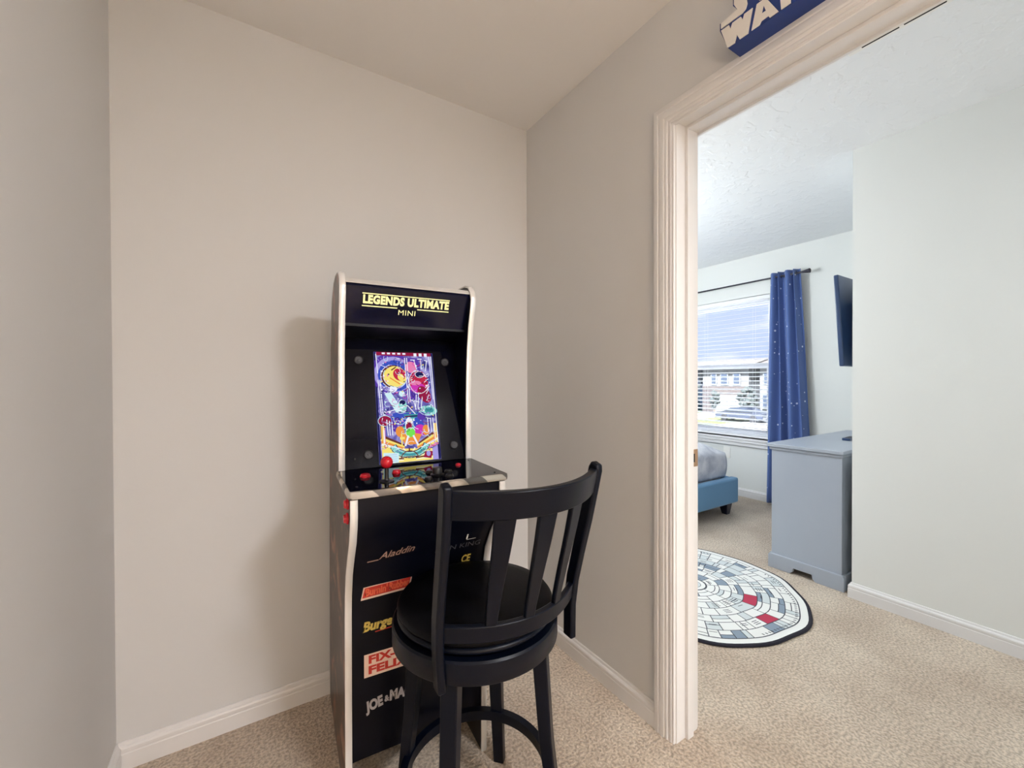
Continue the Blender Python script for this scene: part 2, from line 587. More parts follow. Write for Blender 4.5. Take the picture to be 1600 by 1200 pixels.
# ------------------------------------------------------------------ curtain and rod
RX = XW - 0.10
rod = thing('curtain_rod', 'slim dark curtain rod with flared end mounted above the bedroom window', 'curtain rod', (RX, 2.7, 2.155))
b = bmesh.new()
tube(b, [(0, -0.95, 0), (0, 0.95, 0)], 0.008, 12)
obj('rod', b, M['rod'], rod, smooth=True)
for s in (-1, 1):
    fo = obj('finial', lathe([(0.009, 0), (0.011, 0.01), (0.012, 0.02), (0.019, 0.055), (0.020, 0.062), (0.014, 0.066)], 20, c=(0, 0, 0), axis='y'),
             M['rod'], rod, smooth=True)
    fo.location = (0, 0.945 * s, 0)
    fo.rotation_euler = (0, 0, 0 if s > 0 else pi)
    b = bmesh.new()
    box(b, -0.006, 0.099, -0.006, 0.006, -0.006, 0.006)
    box(b, 0.094, 0.0995, -0.014, 0.014, -0.035, 0.035)
    obj('bracket', b, M['rod'], rod, bevel=0.001).location = (0, 0.80 * s, -0.012)

def curtain(yc, ytop, ybot, seed, label):
    cu = thing('curtain', label, 'curtain', (RX, yc, 0))
    b = bmesh.new()
    nu, nv = 90, 46
    uvl = b.loops.layers.uv.new('UVMap')
    grid = []
    for j in range(nv + 1):
        v = j / nv
        z = 2.195 - v * 2.165
        row = []
        for i in range(nu + 1):
            u = i / nu
            w = ytop[0] * (1 - v) + ybot[0] * v, ytop[1] * (1 - v) + ybot[1] * v
            y = w[0] + (w[1] - w[0]) * u
            y += 0.012 * sin(2 * pi * 2 * u + 2.2 * v + seed)
            x = 0.034 * sin(2 * pi * 4 * u + seed + 0.8 * sin(2.5 * v)) * (0.85 + 0.25 * v) + 0.006 * sin(9 * u + 6 * v)
            row.append((b.verts.new((x, y - yc, z)), (u * 0.75, v * 2.17)))
        grid.append(row)
    for j in range(nv):
        for i in range(nu):
            q = (grid[j][i], grid[j][i + 1], grid[j + 1][i + 1], grid[j + 1][i])
            f = b.faces.new([k[0] for k in q])
            for lp, k in zip(f.loops, q): lp[uvl].uv = k[1]
    o = obj('fabric', b, M['curtain'], cu, smooth=True, angle=180)
    sm = o.modifiers.new('thickness', 'SOLIDIFY')
    sm.thickness = 0.003
    for k in range(4):
        g = bmesh.new()
        tr = []
        for q in range(20):
            a = 2 * pi * q / 20
            c = Vector((0, 0, 0)) + Vector((0, 0.0, 0))
            tr.append([(0.002 * cos(t), (0.019 + 0.003 * sin(t)) * cos(a), (0.019 + 0.003 * sin(t)) * sin(a)) for t in [2 * pi * w / 6 for w in range(6)]])
        loft(g, tr, closed=True)
        uu = (k + 0.5) / 4
        yy = ytop[0] + (ytop[1] - ytop[0]) * uu - yc
        go = obj('grommet', g, M['rod'], cu, smooth=True)
        go.location = (0.0, yy, 2.155)
        go.rotation_euler = (0, 0, radians(60 if k % 2 else 120))
    return cu
curtain(1.89, (1.770, 2.02), (1.66, 2.06), 0.5, 'navy star print curtain panel hanging on the rod beside the window')

# ------------------------------------------------------------------ small wall / ceiling fittings
ot = thing('wall_outlet', 'small white wall outlet low on the wall below the bedroom window', 'outlet', (XW, 2.50, 0.43))
obj('plate', bx(-0.006, 0, -0.036, 0.036, -0.058, 0.058), M['plate'], ot, bevel=0.002)
for dz in (-0.024, 0.024):
    obj('socket', bx(-0.008, -0.0055, -0.016, 0.016, dz - 0.014, dz + 0.014), M['plate'], ot, bevel=0.001)

vt = thing('ceiling_vent', 'white ceiling air register with dark slots just inside the bedroom door', 'vent', (1.84, 0.508, H))
b = bmesh.new()
box(b, -0.16, 0.118, -0.155, 0.155, -0.006, 0)
obj('vent_frame', b, M['plate'], vt, bevel=0.002)
b = bmesh.new()
for xx in (-0.10, -0.06, -0.02, 0.02, 0.058, 0.094):
    for s in (-1, 1):
        y0, y1 = (0.006, 0.112) if s > 0 else (-0.112, -0.006)
        box(b, xx - 0.0075, xx + 0.0075, y0, y1, -0.0085, -0.0055)
obj('vent_slots', b, M['hole'], vt, bevel=0.002)

def dome(xy, label, drop=0.0):  # fixture bodies for the added ceiling lights, all out of view
    l = thing('fill_ceiling_light', label, 'ceiling light', (xy[0], xy[1], H - drop))
    if drop: obj('stem', lathe([(0.012, -0.002), (0.012, drop - 0.02), (0.05, drop - 0.015), (0.05, drop)], 20), M['rod'], l, smooth=True)
    obj('base', lathe([(0.15, -0.03), (0.165, -0.03), (0.165, 0), (0.15, 0)], 40), M['plate'], l, smooth=True)
    obj('diffuser', lathe([(0.02, -0.105), (0.07, -0.10), (0.115, -0.08), (0.145, -0.05), (0.155, -0.03)], 40), M['fillglass'], l, smooth=True)
fl = thing('fill_floor_lamp', 'added short floor lamp with an open drum shade, unseen in the hall behind the viewer', 'lamp', (FLOOR_FILL[0], FLOOR_FILL[1], 0))  # stand made up to carry the added warm light
obj('base', lathe([(0.12, 0), (0.12, 0.015), (0.02, 0.025)], 32), M['dark'], fl, smooth=True)
obj('pole', lathe([(0.009, 0.02), (0.009, 0.84)], 12), M['dark'], fl, smooth=True)
b = bmesh.new()
loft(b, [[(r * cos(2 * pi * k / 40), r * sin(2 * pi * k / 40), z) for k in range(40)] for r, z in ((0.15, 0.80), (0.155, 0.80), (0.155, 0.845), (0.15, 0.845))], closed=False)
b.faces.ensure_lookup_table()
bmesh.ops.delete(b, geom=[f for f in b.faces if len(f.verts) > 4], context='FACES')
obj('fill_lamp_shade', b, M['plate'], fl, smooth=True)
dome(HALL_FILL, 'added round frosted ceiling light, unseen in the hall behind the viewer')
dome(BED_FILL, 'added round frosted ceiling light on a short stem, unseen in the bedroom', 0.17)
dome(ENTRY_FILL, 'added round frosted ceiling light, unseen in the bedroom entry by the closet')

# ------------------------------------------------------------------ arcade machine
AW = 0.425
arc = thing('arcade_cabinet', 'tall black upright arcade machine with lit portrait screen against the beige wall', 'arcade machine',
            (0.2468, 1.6955, 0), radians(-3.9))
# local frame: x = width, y = -depth (front is -y)
def P(w, s, z): return (w, -s, z)
fprof = [(0.490, 0.0), (0.494, 0.30), (0.500, 0.55), (0.507, 0.61), (0.527, 0.675), (0.565, 0.735), (0.602, 0.785), (0.622, 0.83), (0.628, 0.86), (0.628, 0.902)]
uprof = [(0.366, 0.925), (0.370, 1.00), (0.370, 1.10), (0.374, 1.20), (0.382, 1.30), (0.397, 1.385), (0.413, 1.44), (0.418, 1.468), (0.412, 1.492), (0.392, 1.512), (0.36, 1.521)]
back = [(0.30, 1.522), (0.245, 1.510), (0.185, 1.470), (0.145, 1.40), (0.115, 1.30), (0.098, 1.20), (0.060, 1.0), (0.020, 0.6), (0.0, 0.2), (0.0, 0.0)]
sprof = fprof + [(0.628, 0.905), (0.366, 0.905)] + uprof + back
for w0, w1 in ((0.0, 0.016), (AW - 0.016, AW)):
    b = bmesh.new()
    prism(b, sprof, lambda s, z: P(w0, s, z), lambda s, z: P(w1, s, z))
    obj('side_panel', b, M['side'] if w0 == 0 else M['matte'], arc)
arc.children[0]['label'] = 'brown grey side panel with worn reddish print'
# reddish print and white flecks on the visible side
def molding(w0, w1, prof, name='edge_molding', t=0.004):
    b = bmesh.new()
    rings = []
    for i, (s, z) in enumerate(prof):
        a = Vector(prof[max(i - 1, 0)]); c = Vector(prof[min(i + 1, len(prof) - 1)])
        d = (c - a).normalized()
        n = Vector((d.y, -d.x))
        if n.x < 0 and prof is not back: n = n
        o0 = (s - n.x * 0.002, z - n.y * 0.002)
        o1 = (s + n.x * t * 0.5, z + n.y * t * 0.5)
        o2 = (s + n.x * t, z + n.y * t)
        wm = (w0 + w1) / 2
        rings.append([P(w0, *o0), P(w0, *o1), P(w0 + 0.003, *o2), P(w1 - 0.003, *o2), P(w1, *o1), P(w1, *o0)])
    loft(b, rings)
    return obj(name, b, M['chrome'], arc, smooth=True, angle=50)
for w0 in (-0.001, AW - 0.017):
    molding(w0, w0 + 0.018, fprof)
    molding(w0, w0 + 0.018, uprof + back[:5])
# front lower panel (recessed 8 mm)
lp = [(s - 0.006, max(z, 0.128)) for s, z in fprof]
lp[0] = (0.484, 0.128)
b = bmesh.new()
poly = lp + [(s - 0.012, z) for s, z in lp[::-1]]
prism(b, poly, lambda s, z: P(0.016, s, z), lambda s, z: P(AW - 0.016, s, z))
lowp = obj('front_panel', b, M['matte'], arc, smooth=True, angle=25)
# back board
b = bmesh.new()
prism(b, [(0.012, 0.13), (0.03, 0.13), (0.075, 1.0), (0.12, 1.25), (0.16, 1.38), (0.25, 1.49), (0.235, 1.497), (0.145, 1.39), (0.105, 1.25), (0.055, 1.0)],
      lambda s, z: P(0.016, s, z), lambda s, z: P(AW - 0.016, s, z))
obj('back_board', b, M['matte'], arc)
# marquee
b = bmesh.new()
prism(b, [(0.404, 1.478), (0.360, 1.372), (0.350, 1.372), (0.394, 1.490), (0.250, 1.502), (0.250, 1.508), (0.398, 1.497)],
      lambda s, z: P(0.016, s, z), lambda s, z: P(AW - 0.016, s, z))
mq = obj('marquee', b, M['navygloss'], arc)
b = bmesh.new()
prism(b, [(0.392, 1.497), (0.406, 1.486), (0.408, 1.489), (0.394, 1.501)], lambda s, z: P(0.016, s, z), lambda s, z: P(AW - 0.016, s, z))
obj('edge_molding', b, M['chrome'], arc)
M['yellow'] = mat('pale_yellow_lettering', (226, 222, 158), 0.5, emit=(236, 230, 160), estr=0.5)
# lettering plane on the marquee
mdir = Vector((0.404 - 0.360, 1.478 - 1.372)).normalized()
def mplane(wc, k):            # k 0..1 up the marquee
    s = 0.360 + (0.404 - 0.360) * k
    z = 1.372 + (1.478 - 1.372) * k
    X = Vector((1, 0, 0)); Y = Vector((0, -mdir.x, mdir.y)); Z = X.cross(Y)
    o = Vector((wc, -s, z)) + Z * 0.0012
    mm = Matrix.Identity(4)
    for i in range(3): mm[i][0], mm[i][1], mm[i][2], mm[i][3] = X[i], Y[i], Z[i], o[i]
    return mm
b = bmesh.new()
text_mesh(b, 'LEGENDS ULTIMATE', mplane(0.204, 0.67), 0.0265, bold=0.0014, width=0.272, spacing=1.08, ys=1.3)
text_mesh(b, 'MINI', mplane(0.204, 0.375), 0.0205, bold=0.0, spacing=1.1, ys=1.15, width=0.054)
for (wa, wb, kk) in ((0.066, 0.342, 0.835), (0.066, 0.172, 0.50), (0.236, 0.342, 0.50)):
    mm = mplane(0, kk)
    vs = [b.verts.new(mm @ Vector(p)) for p in ((wa, -0.0016, 0), (wb, -0.0016, 0), (wb, 0.0016, 0), (wa, 0.0016, 0))]
    b.faces.new(vs)
obj('marquee_lettering', b, M['yellow'], mq)['label'] = 'pale yellow lettering reading legends ultimate mini'
# soffit between marquee and screen
b = bmesh.new()
prism(b, [(0.350, 1.372), (0.248, 1.345), (0.248, 1.337), (0.360, 1.364), (0.360, 1.372)], lambda s, z: P(0.016, s, z), lambda s, z: P(AW - 0.016, s, z))
obj('speaker_panel', b, M['matte'], arc)
# screen bezel
bz0, bz1 = Vector((0.362, 0.925)), Vector((0.252, 1.342))
b = bmesh.new()
prism(b, [tuple(bz0), tuple(bz1), (bz1.x - 0.012, bz1.y), (bz0.x - 0.012, bz0.y)], lambda s, z: P(0.016, s, z), lambda s, z: P(AW - 0.016, s, z))
bezel = obj('screen_bezel', b, M['gloss'], arc)
bd = (bz1 - bz0)
bl_ = bd.length
bdn = bd.normalized()
def splane(w, t, off):        # t metres up the bezel from its foot
    s = bz0.x + bdn.x * t
    z = bz0.y + bdn.y * t
    n = Vector((0, -bdn.y, -bdn.x))   # outward (towards player, up)
    n = Vector((0, -abs(bdn.y), abs(bdn.x)))
    return Vector((w, -s, z)) + n * off
# screen picture, a generic pinball table
def noisy_screen():
    mt = bpy.data.materials.new('lit_screen_background')
    mt.use_nodes = True
    t = mt.node_tree
    b_ = t.nodes['Principled BSDF']
    b_.inputs['Base Color'].default_value = (0, 0, 0, 1)
    b_.inputs['Roughness'].default_value = 0.15
    co = t.nodes.new('ShaderNodeTexCoord')
    n = t.nodes.new('ShaderNodeTexNoise')
    n.inputs['Scale'].default_value = 16
    n.inputs['Detail'].default_value = 5
    n.inputs['Distortion'].default_value = 1.2
    r = t.nodes.new('ShaderNodeValToRGB')
    e = r.color_ramp.elements
    e[0].position = 0.36; e[0].color = lin((62, 60, 130))
    e[1].position = 0.72; e[1].color = lin((196, 190, 236))
    x = e.new(0.5); x.color = lin((110, 104, 184))
    t.links.new(co.outputs['Object'], n.inputs['Vector'])
    t.links.new(n.outputs['Fac'], r.inputs[0])
    t.links.new(r.outputs[0], b_.inputs['Emission Color'])
    b_.inputs['Emission Strength'].default_value = 0.9
    b_.inputs['Specular IOR Level'].default_value = 0.0
    return mt
SC = [noisy_screen()]
pal = dict(white=(240, 242, 255), lilac=(168, 158, 226), purple=(92, 62, 170), mag=(206, 58, 178), red=(196, 44, 74), crim=(150, 32, 70),
           pink=(232, 130, 178), yel=(248, 226, 120), orange=(236, 150, 70), brown=(110, 60, 50), teal=(70, 150, 160), aqua=(150, 220, 214),
           cyan=(206, 240, 246), blue=(62, 84, 190), navy=(34, 34, 84), green=(120, 226, 90), cream=(250, 244, 206), black=(16, 14, 26))
pidx = {}
for k, c in pal.items():
    pidx[k] = len(SC)
    SC.append(emis('screen_' + k, c, 0.9))
    SC[-1].node_tree.nodes['Principled BSDF'].inputs['Specular IOR Level'].default_value = 0.0
SX0, SX1, ST0, ST1 = 0.119, 0.322, 0.006, 0.380
b = bmesh.new()
layer = [0]
def sp(a, c, off): return splane(SX0 + (SX1 - SX0) * a, ST0 + (ST1 - ST0) * c, off)
def spoly(pts, col, lift=None):
    layer[0] += 1
    pts = [(min(max(x, 0.002), 0.998), min(max(y, 0.002), 0.998)) for x, y in pts] if lift is None else pts
    off = 0.0012 + layer[0] * 0.0000035 if lift is None else lift
    try:
        f = b.faces.new([b.verts.new(sp(x, y, off)) for x, y in pts])
        f.material_index = 0 if col is None else pidx[col]
    except ValueError:
        pass
AS = (ST1 - ST0) / (SX1 - SX0)
def sell(cx, cy, rx, ry, col, rot=0, n=20, a0=0, a1=2 * pi):
    pts = []
    for k in range(n + (0 if a1 - a0 > 6.28 else 1)):
        a = a0 + (a1 - a0) * k / n
        x, y = rx * cos(a), ry * sin(a)
        pts.append((cx + x * cos(rot) - y * sin(rot), cy + (x * sin(rot) + y * cos(rot)) / AS))
    spoly(pts, col)
def sline(x0, y0, x1, y1, w, col):
    dx, dy = x1 - x0, (y1 - y0) * AS
    L = hypot(dx, dy) or 1
    nx, ny = -dy / L * w / 2, dx / L * w / 2
    spoly([(x0 + nx, y0 + ny / AS), (x1 + nx, y1 + ny / AS), (x1 - nx, y1 - ny / AS), (x0 - nx, y0 - ny / AS)], col)
def sarc(cx, cy, rx, ry, a0, a1, w, col, n=14):
    p = [(cx + rx * cos(a0 + (a1 - a0) * k / n), cy + ry * sin(a0 + (a1 - a0) * k / n) / AS) for k in range(n + 1)]
    for q in range(n): sline(*p[q], *p[q + 1], w, col)
spoly([(0, 0), (1, 0), (1, 1), (0, 1)], None, 0.0010)
rnd = random.Random(5)
spoly([(0, 0), (0.035, 0), (0.03, 1), (0, 1)], 'navy')
spoly([(0.955, 0), (1, 0), (1, 1), (0.965, 1)], 'navy')
sell(0.30, 0.80, 0.36, 0.36, 'purple'); sell(0.31, 0.79, 0.32, 0.31, 'lilac'); sell(0.33, 0.78, 0.28, 0.27, 'blue')
spoly([(0.5, 0.95), (0.74, 0.95), (0.82, 0.55), (0.5, 0.55)], 'purple')
sell(0.72, 0.72, 0.16, 0.20, 'red'); sell(0.70, 0.66, 0.13, 0.09, 'mag'); sell(0.74, 0.79, 0.07, 0.05, 'navy'); sell(0.66, 0.71, 0.10, 0.04, 'pink')
sell(0.80, 0.60, 0.10, 0.16, 'crim', 0.5); sell(0.60, 0.86, 0.10, 0.10, 'pink')
sell(0.31, 0.77, 0.21, 0.20, 'brown', 0.15); sell(0.33, 0.772, 0.19, 0.18, 'yel', 0.15); sell(0.40, 0.79, 0.10, 0.11, 'red', 0.5); sell(0.42, 0.765, 0.05, 0.06, 'yel', 0.3)
sline(0.27, 0.83, 0.35, 0.86, 0.02, 'brown'); sline(0.24, 0.76, 0.40, 0.70, 0.02, 'orange')
spoly([(0.14, 0.612), (0.24, 0.626), (0.42, 0.46), (0.31, 0.44)], 'cyan')
sell(0.42, 0.61, 0.05, 0.05, 'cyan'); sell(0.28, 0.655, 0.07, 0.05, 'white'); sell(0.18, 0.66, 0.05, 0.04, 'lilac')
sell(0.42, 0.50, 0.07, 0.10, 'aqua'); sell(0.42, 0.53, 0.05, 0.04, 'navy')
sell(0.85, 0.45, 0.15, 0.08, 'aqua', -0.15); sell(0.86, 0.45, 0.08, 0.05, 'teal')
spoly([(0.36, 0.28), (0.74, 0.28), (0.72, 0.44), (0.38, 0.44)], 'teal')
for k in range(6): sline(0.36, 0.295 + k * 0.026, 0.74, 0.30 + k * 0.026, 0.022, ('aqua', 'navy', 'blue')[k % 3])
sell(0.36, 0.38, 0.15, 0.09, 'blue', -0.5); sell(0.30, 0.33, 0.08, 0.12, 'purple'); sell(0.12, 0.37, 0.10, 0.08, 'crim', 0.2)
sell(0.35, 0.27, 0.07, 0.09, 'orange'); sell(0.50, 0.33, 0.06, 0.12, 'white', -0.15); sell(0.50, 0.31, 0.05, 0.08, 'crim')
sell(0.66, 0.34, 0.09, 0.10, 'blue'); sell(0.68, 0.27, 0.10, 0.10, 'mag'); sell(0.72, 0.40, 0.07, 0.07, 'purple')
sell(0.78, 0.27, 0.06, 0.09, 'orange')
# lower playfield bands
for k, (c, w) in enumerate((('brown', .07), ('yel', .06), ('orange', .05), ('cream', .035), ('yel', .03), ('pink', .03))):
    o_ = k * 0.022
    sline(0.05, 0.235 - o_, 0.40, 0.135 - o_ * 0.5, w, c)
    sline(0.97, 0.255 - o_, 0.62, 0.135 - o_ * 0.5, w, c)
    sline(0.05 + k * 0.012, 0.33, 0.05 + k * 0.012, 0.23 - o_, 0.012, c)
    sline(0.97 - k * 0.012, 0.33, 0.97 - k * 0.012, 0.25 - o_, 0.012, c)
spoly([(0.34, 0.235), (0.50, 0.26), (0.70, 0.235), (0.62, 0.15), (0.42, 0.15)], 'orange')
sell(0.52, 0.255, 0.075, 0.075, 'green'); sline(0.48, 0.23, 0.42, 0.14, 0.03, 'white'); sline(0.56, 0.23, 0.63, 0.14, 0.03, 'white')
sline(0.37, 0.25, 0.37, 0.14, 0.02, 'yel'); sline(0.42, 0.21, 0.34, 0.21, 0.04, 'yel')
spoly([(0.05, 0), (0.95, 0), (0.95, 0.10), (0.05, 0.13)], 'yel')
for k in range(15):
    a = pi * (k + 0.5) / 15
    sline(0.48 + 0.10 * cos(a), 0.015 + 0.10 * sin(a) / AS, 0.48 + 0.46 * cos(a), 0.015 + 0.2 * sin(a) / AS, 0.022, ('cream', 'brown')[k % 2])
sarc(0.50, 0.17, 0.28, 0.20, pi * 1.06, pi * 1.94, 0.11, 'navy'); sarc(0.50, 0.17, 0.28, 0.20, pi * 1.07, pi * 1.93, 0.085, 'aqua'); sarc(0.5, 0.17, 0.28, 0.2, pi * 1.2, pi * 1.8, 0.04, 'teal')
sarc(0.48, 0.03, 0.14, 0.12, 0, pi, 0.016, 'brown'); sline(0.34, 0.045, 0.62, 0.045, 0.014, 'brown')
spoly([(0.06, 0.0), (0.30, 0.004), (0.31, 0.085), (0.07, 0.095)], 'cyan')
for k in range(4): sline(0.09, 0.02 + k * 0.018, 0.28, 0.018 + k * 0.018, 0.006, 'lilac')
spoly([(0.70, 0.03), (0.83, 0.015), (0.87, 0.075), (0.75, 0.09)], 'crim'); sell(0.79, 0.06, 0.035, 0.045, 'lilac')
for k in range(6): sline(0.64 + 0.05 * (k % 2), 0.005 + k * 0.016, 0.86, 0.004 + k * 0.016, 0.010, ('brown', 'cream')[k % 2]) if k > 4 else None
spoly([(0.86, 0.0), (0.955, 0.0), (0.955, 0.12), (0.86, 0.10)], 'lilac')
# wire ramps, lamps and rails
for x0, y0, x1, y1 in ((.035, .98, .05, .80), (.05, .74, .07, .42), (.08, .74, .10, .42), (.93, .97, .945, .55), (.965, .97, .97, .15), (.505, .95, .52, .52), (.54, .95, .55, .53),
                       (.12, .44, .50, .50), (.50, .50, .62, .42), (.15, .38, .16, .24), (.19, .37, .19, .24), (.23, .36, .23, .24), (.82, .38, .82, .25), (.87, .38, .87, .25), (.91, .38, .91, .25),
                       (.60, .56, .64, .46), (.66, .60, .63, .46), (.70, .62, .67, .47), (.76, .58, .72, .46), (.56, .55, .70, .53), (.70, .84, .66, .93), (.78, .84, .78, .93), (.85, .82, .88, .92),
                       (.60, .93, .68, .93), (.72, .94, .80, .94), (.84, .93, .90, .92), (.08, .17, .34, .12), (.94, .18, .68, .12), (.10, .29, .10, .18)):
    sline(x0, y0, x1, y1, 0.014, 'white')
for k in range(5): sline(0.90 - k * 0.006, 0.80 - k * 0.05, 0.80 + k * 0.01, 0.77 - k * 0.055, 0.010, 'white')
for k in range(6): sarc(0.70, 0.72, 0.16 + 0.01 * k, 0.2, 0.4 + k, 0.9 + k, 0.012, 'white', 5)
for cx_, cy_, rx_, ry_ in ((.31, .77, .215, .205), (.33, .772, .195, .185), (.72, .72, .165, .205), (.74, .79, .075, .055), (.42, .50, .075, .105), (.85, .45, .155, .085), (.36, .38, .10, .09), (.66, .34, .095, .105), (.52, .255, .08, .08), (.12, .37, .105, .085)):
    sarc(cx_, cy_, rx_, ry_, rnd.uniform(0, 3), rnd.uniform(4.5, 6.2), 0.009, rnd.choice(['white', 'cyan', 'navy', 'white']), 18)
for k in range(70):
    x0, y0 = rnd.uniform(.06, .9), rnd.uniform(.12, .95)
    sarc(x0, y0, rnd.uniform(.02, .07), rnd.uniform(.02, .07), rnd.uniform(0, 5), rnd.uniform(5, 8), 0.007, rnd.choice(['white', 'white', 'lilac', 'navy', 'cyan', 'crim', 'mag']), 6)
for k in range(110):
    sell(rnd.uniform(.08, .93), rnd.uniform(.30, .92), rnd.uniform(.008, .017), rnd.uniform(.008, .016), rnd.choice(['white', 'cyan', 'pink', 'navy', 'yel', 'lilac']), n=8)
for k in range(60):
    x0, y0 = rnd.uniform(.08, .9), rnd.uniform(.3, .95)
    sline(x0, y0, x0 + rnd.uniform(-.08, .08), y0 + rnd.uniform(-.03, .03), 0.009, rnd.choice(['white', 'navy', 'lilac', 'crim']))
spoly([(0.04, 0.965), (0.96, 0.965), (0.96, 1.0), (0.04, 1.0)], 'crim')
for k in range(5): sline(0.13 + k * .085, 0.985, 0.18 + k * .085, 0.985, 0.03, 'white')
for k in range(3): sline(0.66 + k * .09, 0.978, 0.71 + k * .09, 0.978, 0.055, 'white')
o = obj('screen', b, SC, arc)
o['label'] = 'lit portrait screen showing a colourful pinball table'
# four round speakers
for w, t in ((0.071, 0.350), (0.088, 0.040), (0.366, 0.348), (0.372, 0.050)):
    b = bmesh.new()
    lathe([(0.0145, 0), (0.0155, 0.002), (0.0135, 0.004), (0.0115, 0.002), (0.004, 0.0015), (0.004, 0.003), (0.001, 0.0035)], 24, b)
    q = obj('speaker', b, M['silver'], arc, smooth=True)
    q.location = splane(w, t, 0.0002)
    q.rotation_euler = (atan2(abs(bdn.y), abs(bdn.x)), 0, 0)
b = bmesh.new()
lathe([(0.003, 0), (0.003, 0.004), (0.001, 0.005)], 12, b)
q = obj('screw', b, M['silver'], arc, smooth=True)
q.location = splane(0.047, 0.030, 0.0002)
q.rotation_euler = (atan2(abs(bdn.y), abs(bdn.x)), 0, 0)
# control deck
b = bmesh.new()
dk = [(-0.003, 0.366), (AW + 0.003, 0.366), (AW + 0.003, 0.636), (-0.003, 0.636)]
loft(b, [[P(w, s, 0.9045) for w, s in dk], [P(w, s, 0.924) for w, s in dk]])
deck = obj('control_deck', b, M['gloss'], arc, bevel=0.002)
b = bmesh.new()
pth = [(-0.003, 0.366), (-0.003, 0.632), (0.001, 0.636), (AW - 0.001, 0.636), (AW + 0.003, 0.632), (AW + 0.003, 0.366)]
rings = []
for i, (w, s) in enumerate(pth):
    a = Vector(pth[max(i - 1, 0)]); c = Vector(pth[min(i + 1, 5)])
    d = (c - a).normalized(); n = Vector((-d.y, d.x))
    rings.append([P(w + n.x * t, s + n.y * t, z) for t, z in ((-0.001, 0.905), (0.003, 0.906), (0.0045, 0.914), (0.003, 0.923), (-0.001, 0.9245))])
loft(b, rings)
mt = mat('checked_chrome_molding', (214, 206, 196), 0.22, metal=0.9)
t_ = mt.node_tree
co_ = t_.nodes.new('ShaderNodeTexCoord'); wv = t_.nodes.new('ShaderNodeTexWave')
wv.inputs['Scale'].default_value = 5.2; wv.inputs['Distortion'].default_value = 0.0
wv.bands_direction = 'DIAGONAL'
rr_ = t_.nodes.new('ShaderNodeValToRGB')
rr_.color_ramp.elements[0].position = 0.42; rr_.color_ramp.elements[0].color = lin((120, 116, 114))
rr_.color_ramp.elements[1].position = 0.50; rr_.color_ramp.elements[1].color = lin((222, 212, 200))
t_.links.new(co_.outputs['Object'], wv.inputs['Vector']); t_.links.new(wv.outputs['Fac'], rr_.inputs[0])
t_.links.new(rr_.outputs[0], t_.nodes['Principled BSDF'].inputs['Base Color'])
obj('deck_molding', b, mt, arc, smooth=True, angle=50)['label'] = 'silver edge molding with grey dashes'
DZ = 0.924
js = obj('joystick', lathe([(0.020, 0), (0.020, 0.0025), (0.007, 0.005), (0.0055, 0.010), (0.0055, 0.040)], 20), M['dark'], arc, smooth=True, loc=P(0.100, 0.565, DZ))
b = bmesh.new(); sphere(b, (0, 0, 0.052), 0.0165)
obj('joystick_ball', b, M['red'], js, smooth=True)['label'] = 'red ball top'
js2 = obj('spinner', lathe([(0.019, 0), (0.020, 0.004), (0.014, 0.006), (0.014, 0.020), (0.012, 0.023), (0.002, 0.023)], 24), M['dark'], arc, smooth=True, loc=P(0.243, 0.56, DZ))
def button(w, s, mt, r=0.0135, h=0.008):
    q = obj('button', lathe([(r + 0.0015, 0), (r + 0.0015, 0.003), (r, 0.0045), (r - 0.001, h), (r - 0.004, h + 0.001), (0.001, h)], 24), mt, arc, smooth=True, loc=P(w, s, DZ))
    return q
button(0.058, 0.480, M['red']); button(0.146, 0.475, M['red'], 0.011, 0.010); button(0.346, 0.457, M['red'], 0.0075, 0.006)
for w, s in ((0.205, 0.600), (0.232, 0.520), (0.262, 0.512), (0.268, 0.592), (0.285, 0.535)):
    button(w, s, M['dark'], 0.0105, 0.007)
for w, s in ((0.020, 0.590), (0.404, 0.605), (0.405, 0.40)):
    obj('screw', lathe([(0.003, 0), (0.003, 0.0012), (0.001, 0.0018)], 10), M['dark'], arc, loc=P(w, s, DZ))
# flipper buttons on the left side
for s, z in ((0.592, 0.885), (0.585, 0.846)):
    q = obj('flipper_button', lathe([(0.0145, 0), (0.0145, -0.004), (0.011, -0.006), (0.010, -0.011), (0.002, -0.012)], 22, axis='x'), M['red'], arc, smooth=True, loc=P(-0.0004, s, z))
b = bmesh.new()
prism(b, [(0.565, 0.815), (0.608, 0.815), (0.612, 0.898), (0.570, 0.900)], lambda s, z: P(-0.0008, s, z), lambda s, z: P(0.0002, s, z))
obj('button_plate', b, M['dark'], arc)
# decals on the front panel ----------------------------------------
def fplane(w, z, tilt=0.0, off=0.0008):
    import bisect
    s = None
    for (s0, z0), (s1, z1) in zip(lp, lp[1:]):
        if z0 <= z <= z1 and z1 > z0:
            f = (z - z0) / (z1 - z0); s = s0 + (s1 - s0) * f; dd = Vector((s1 - s0, z1 - z0)).normalized(); break
    if s is None: s, dd = 0.49, Vector((0, 1))
    X = Vector((1, 0, 0)); Y = Vector((0, -dd.x, dd.y)); Z = X.cross(Y)
    X2 = X * cos(tilt) + Y * sin(tilt); Y2 = -X * sin(tilt) + Y * cos(tilt)
    o = Vector((w, -s, z)) + Z * off
    mm = Matrix.Identity(4)
    for i in range(3): mm[i][0], mm[i][1], mm[i][2], mm[i][3] = X2[i], Y2[i], Z[i], o[i]
    return mm
def quad(b, mm, x0, x1, y0, y1, mi=0, sh=0.0):
    f = b.faces.new([b.verts.new(mm @ Vector(p)) for p in ((x0 - sh, y0, 0), (x1 - sh, y0, 0), (x1 + sh, y1, 0), (x0 + sh, y1, 0))])
    f.material_index = mi
M['d_copper'] = mat('copper_print', (158, 126, 112), 0.4)
M['d_red'] = mat('red_print', (190, 48, 38), 0.4)
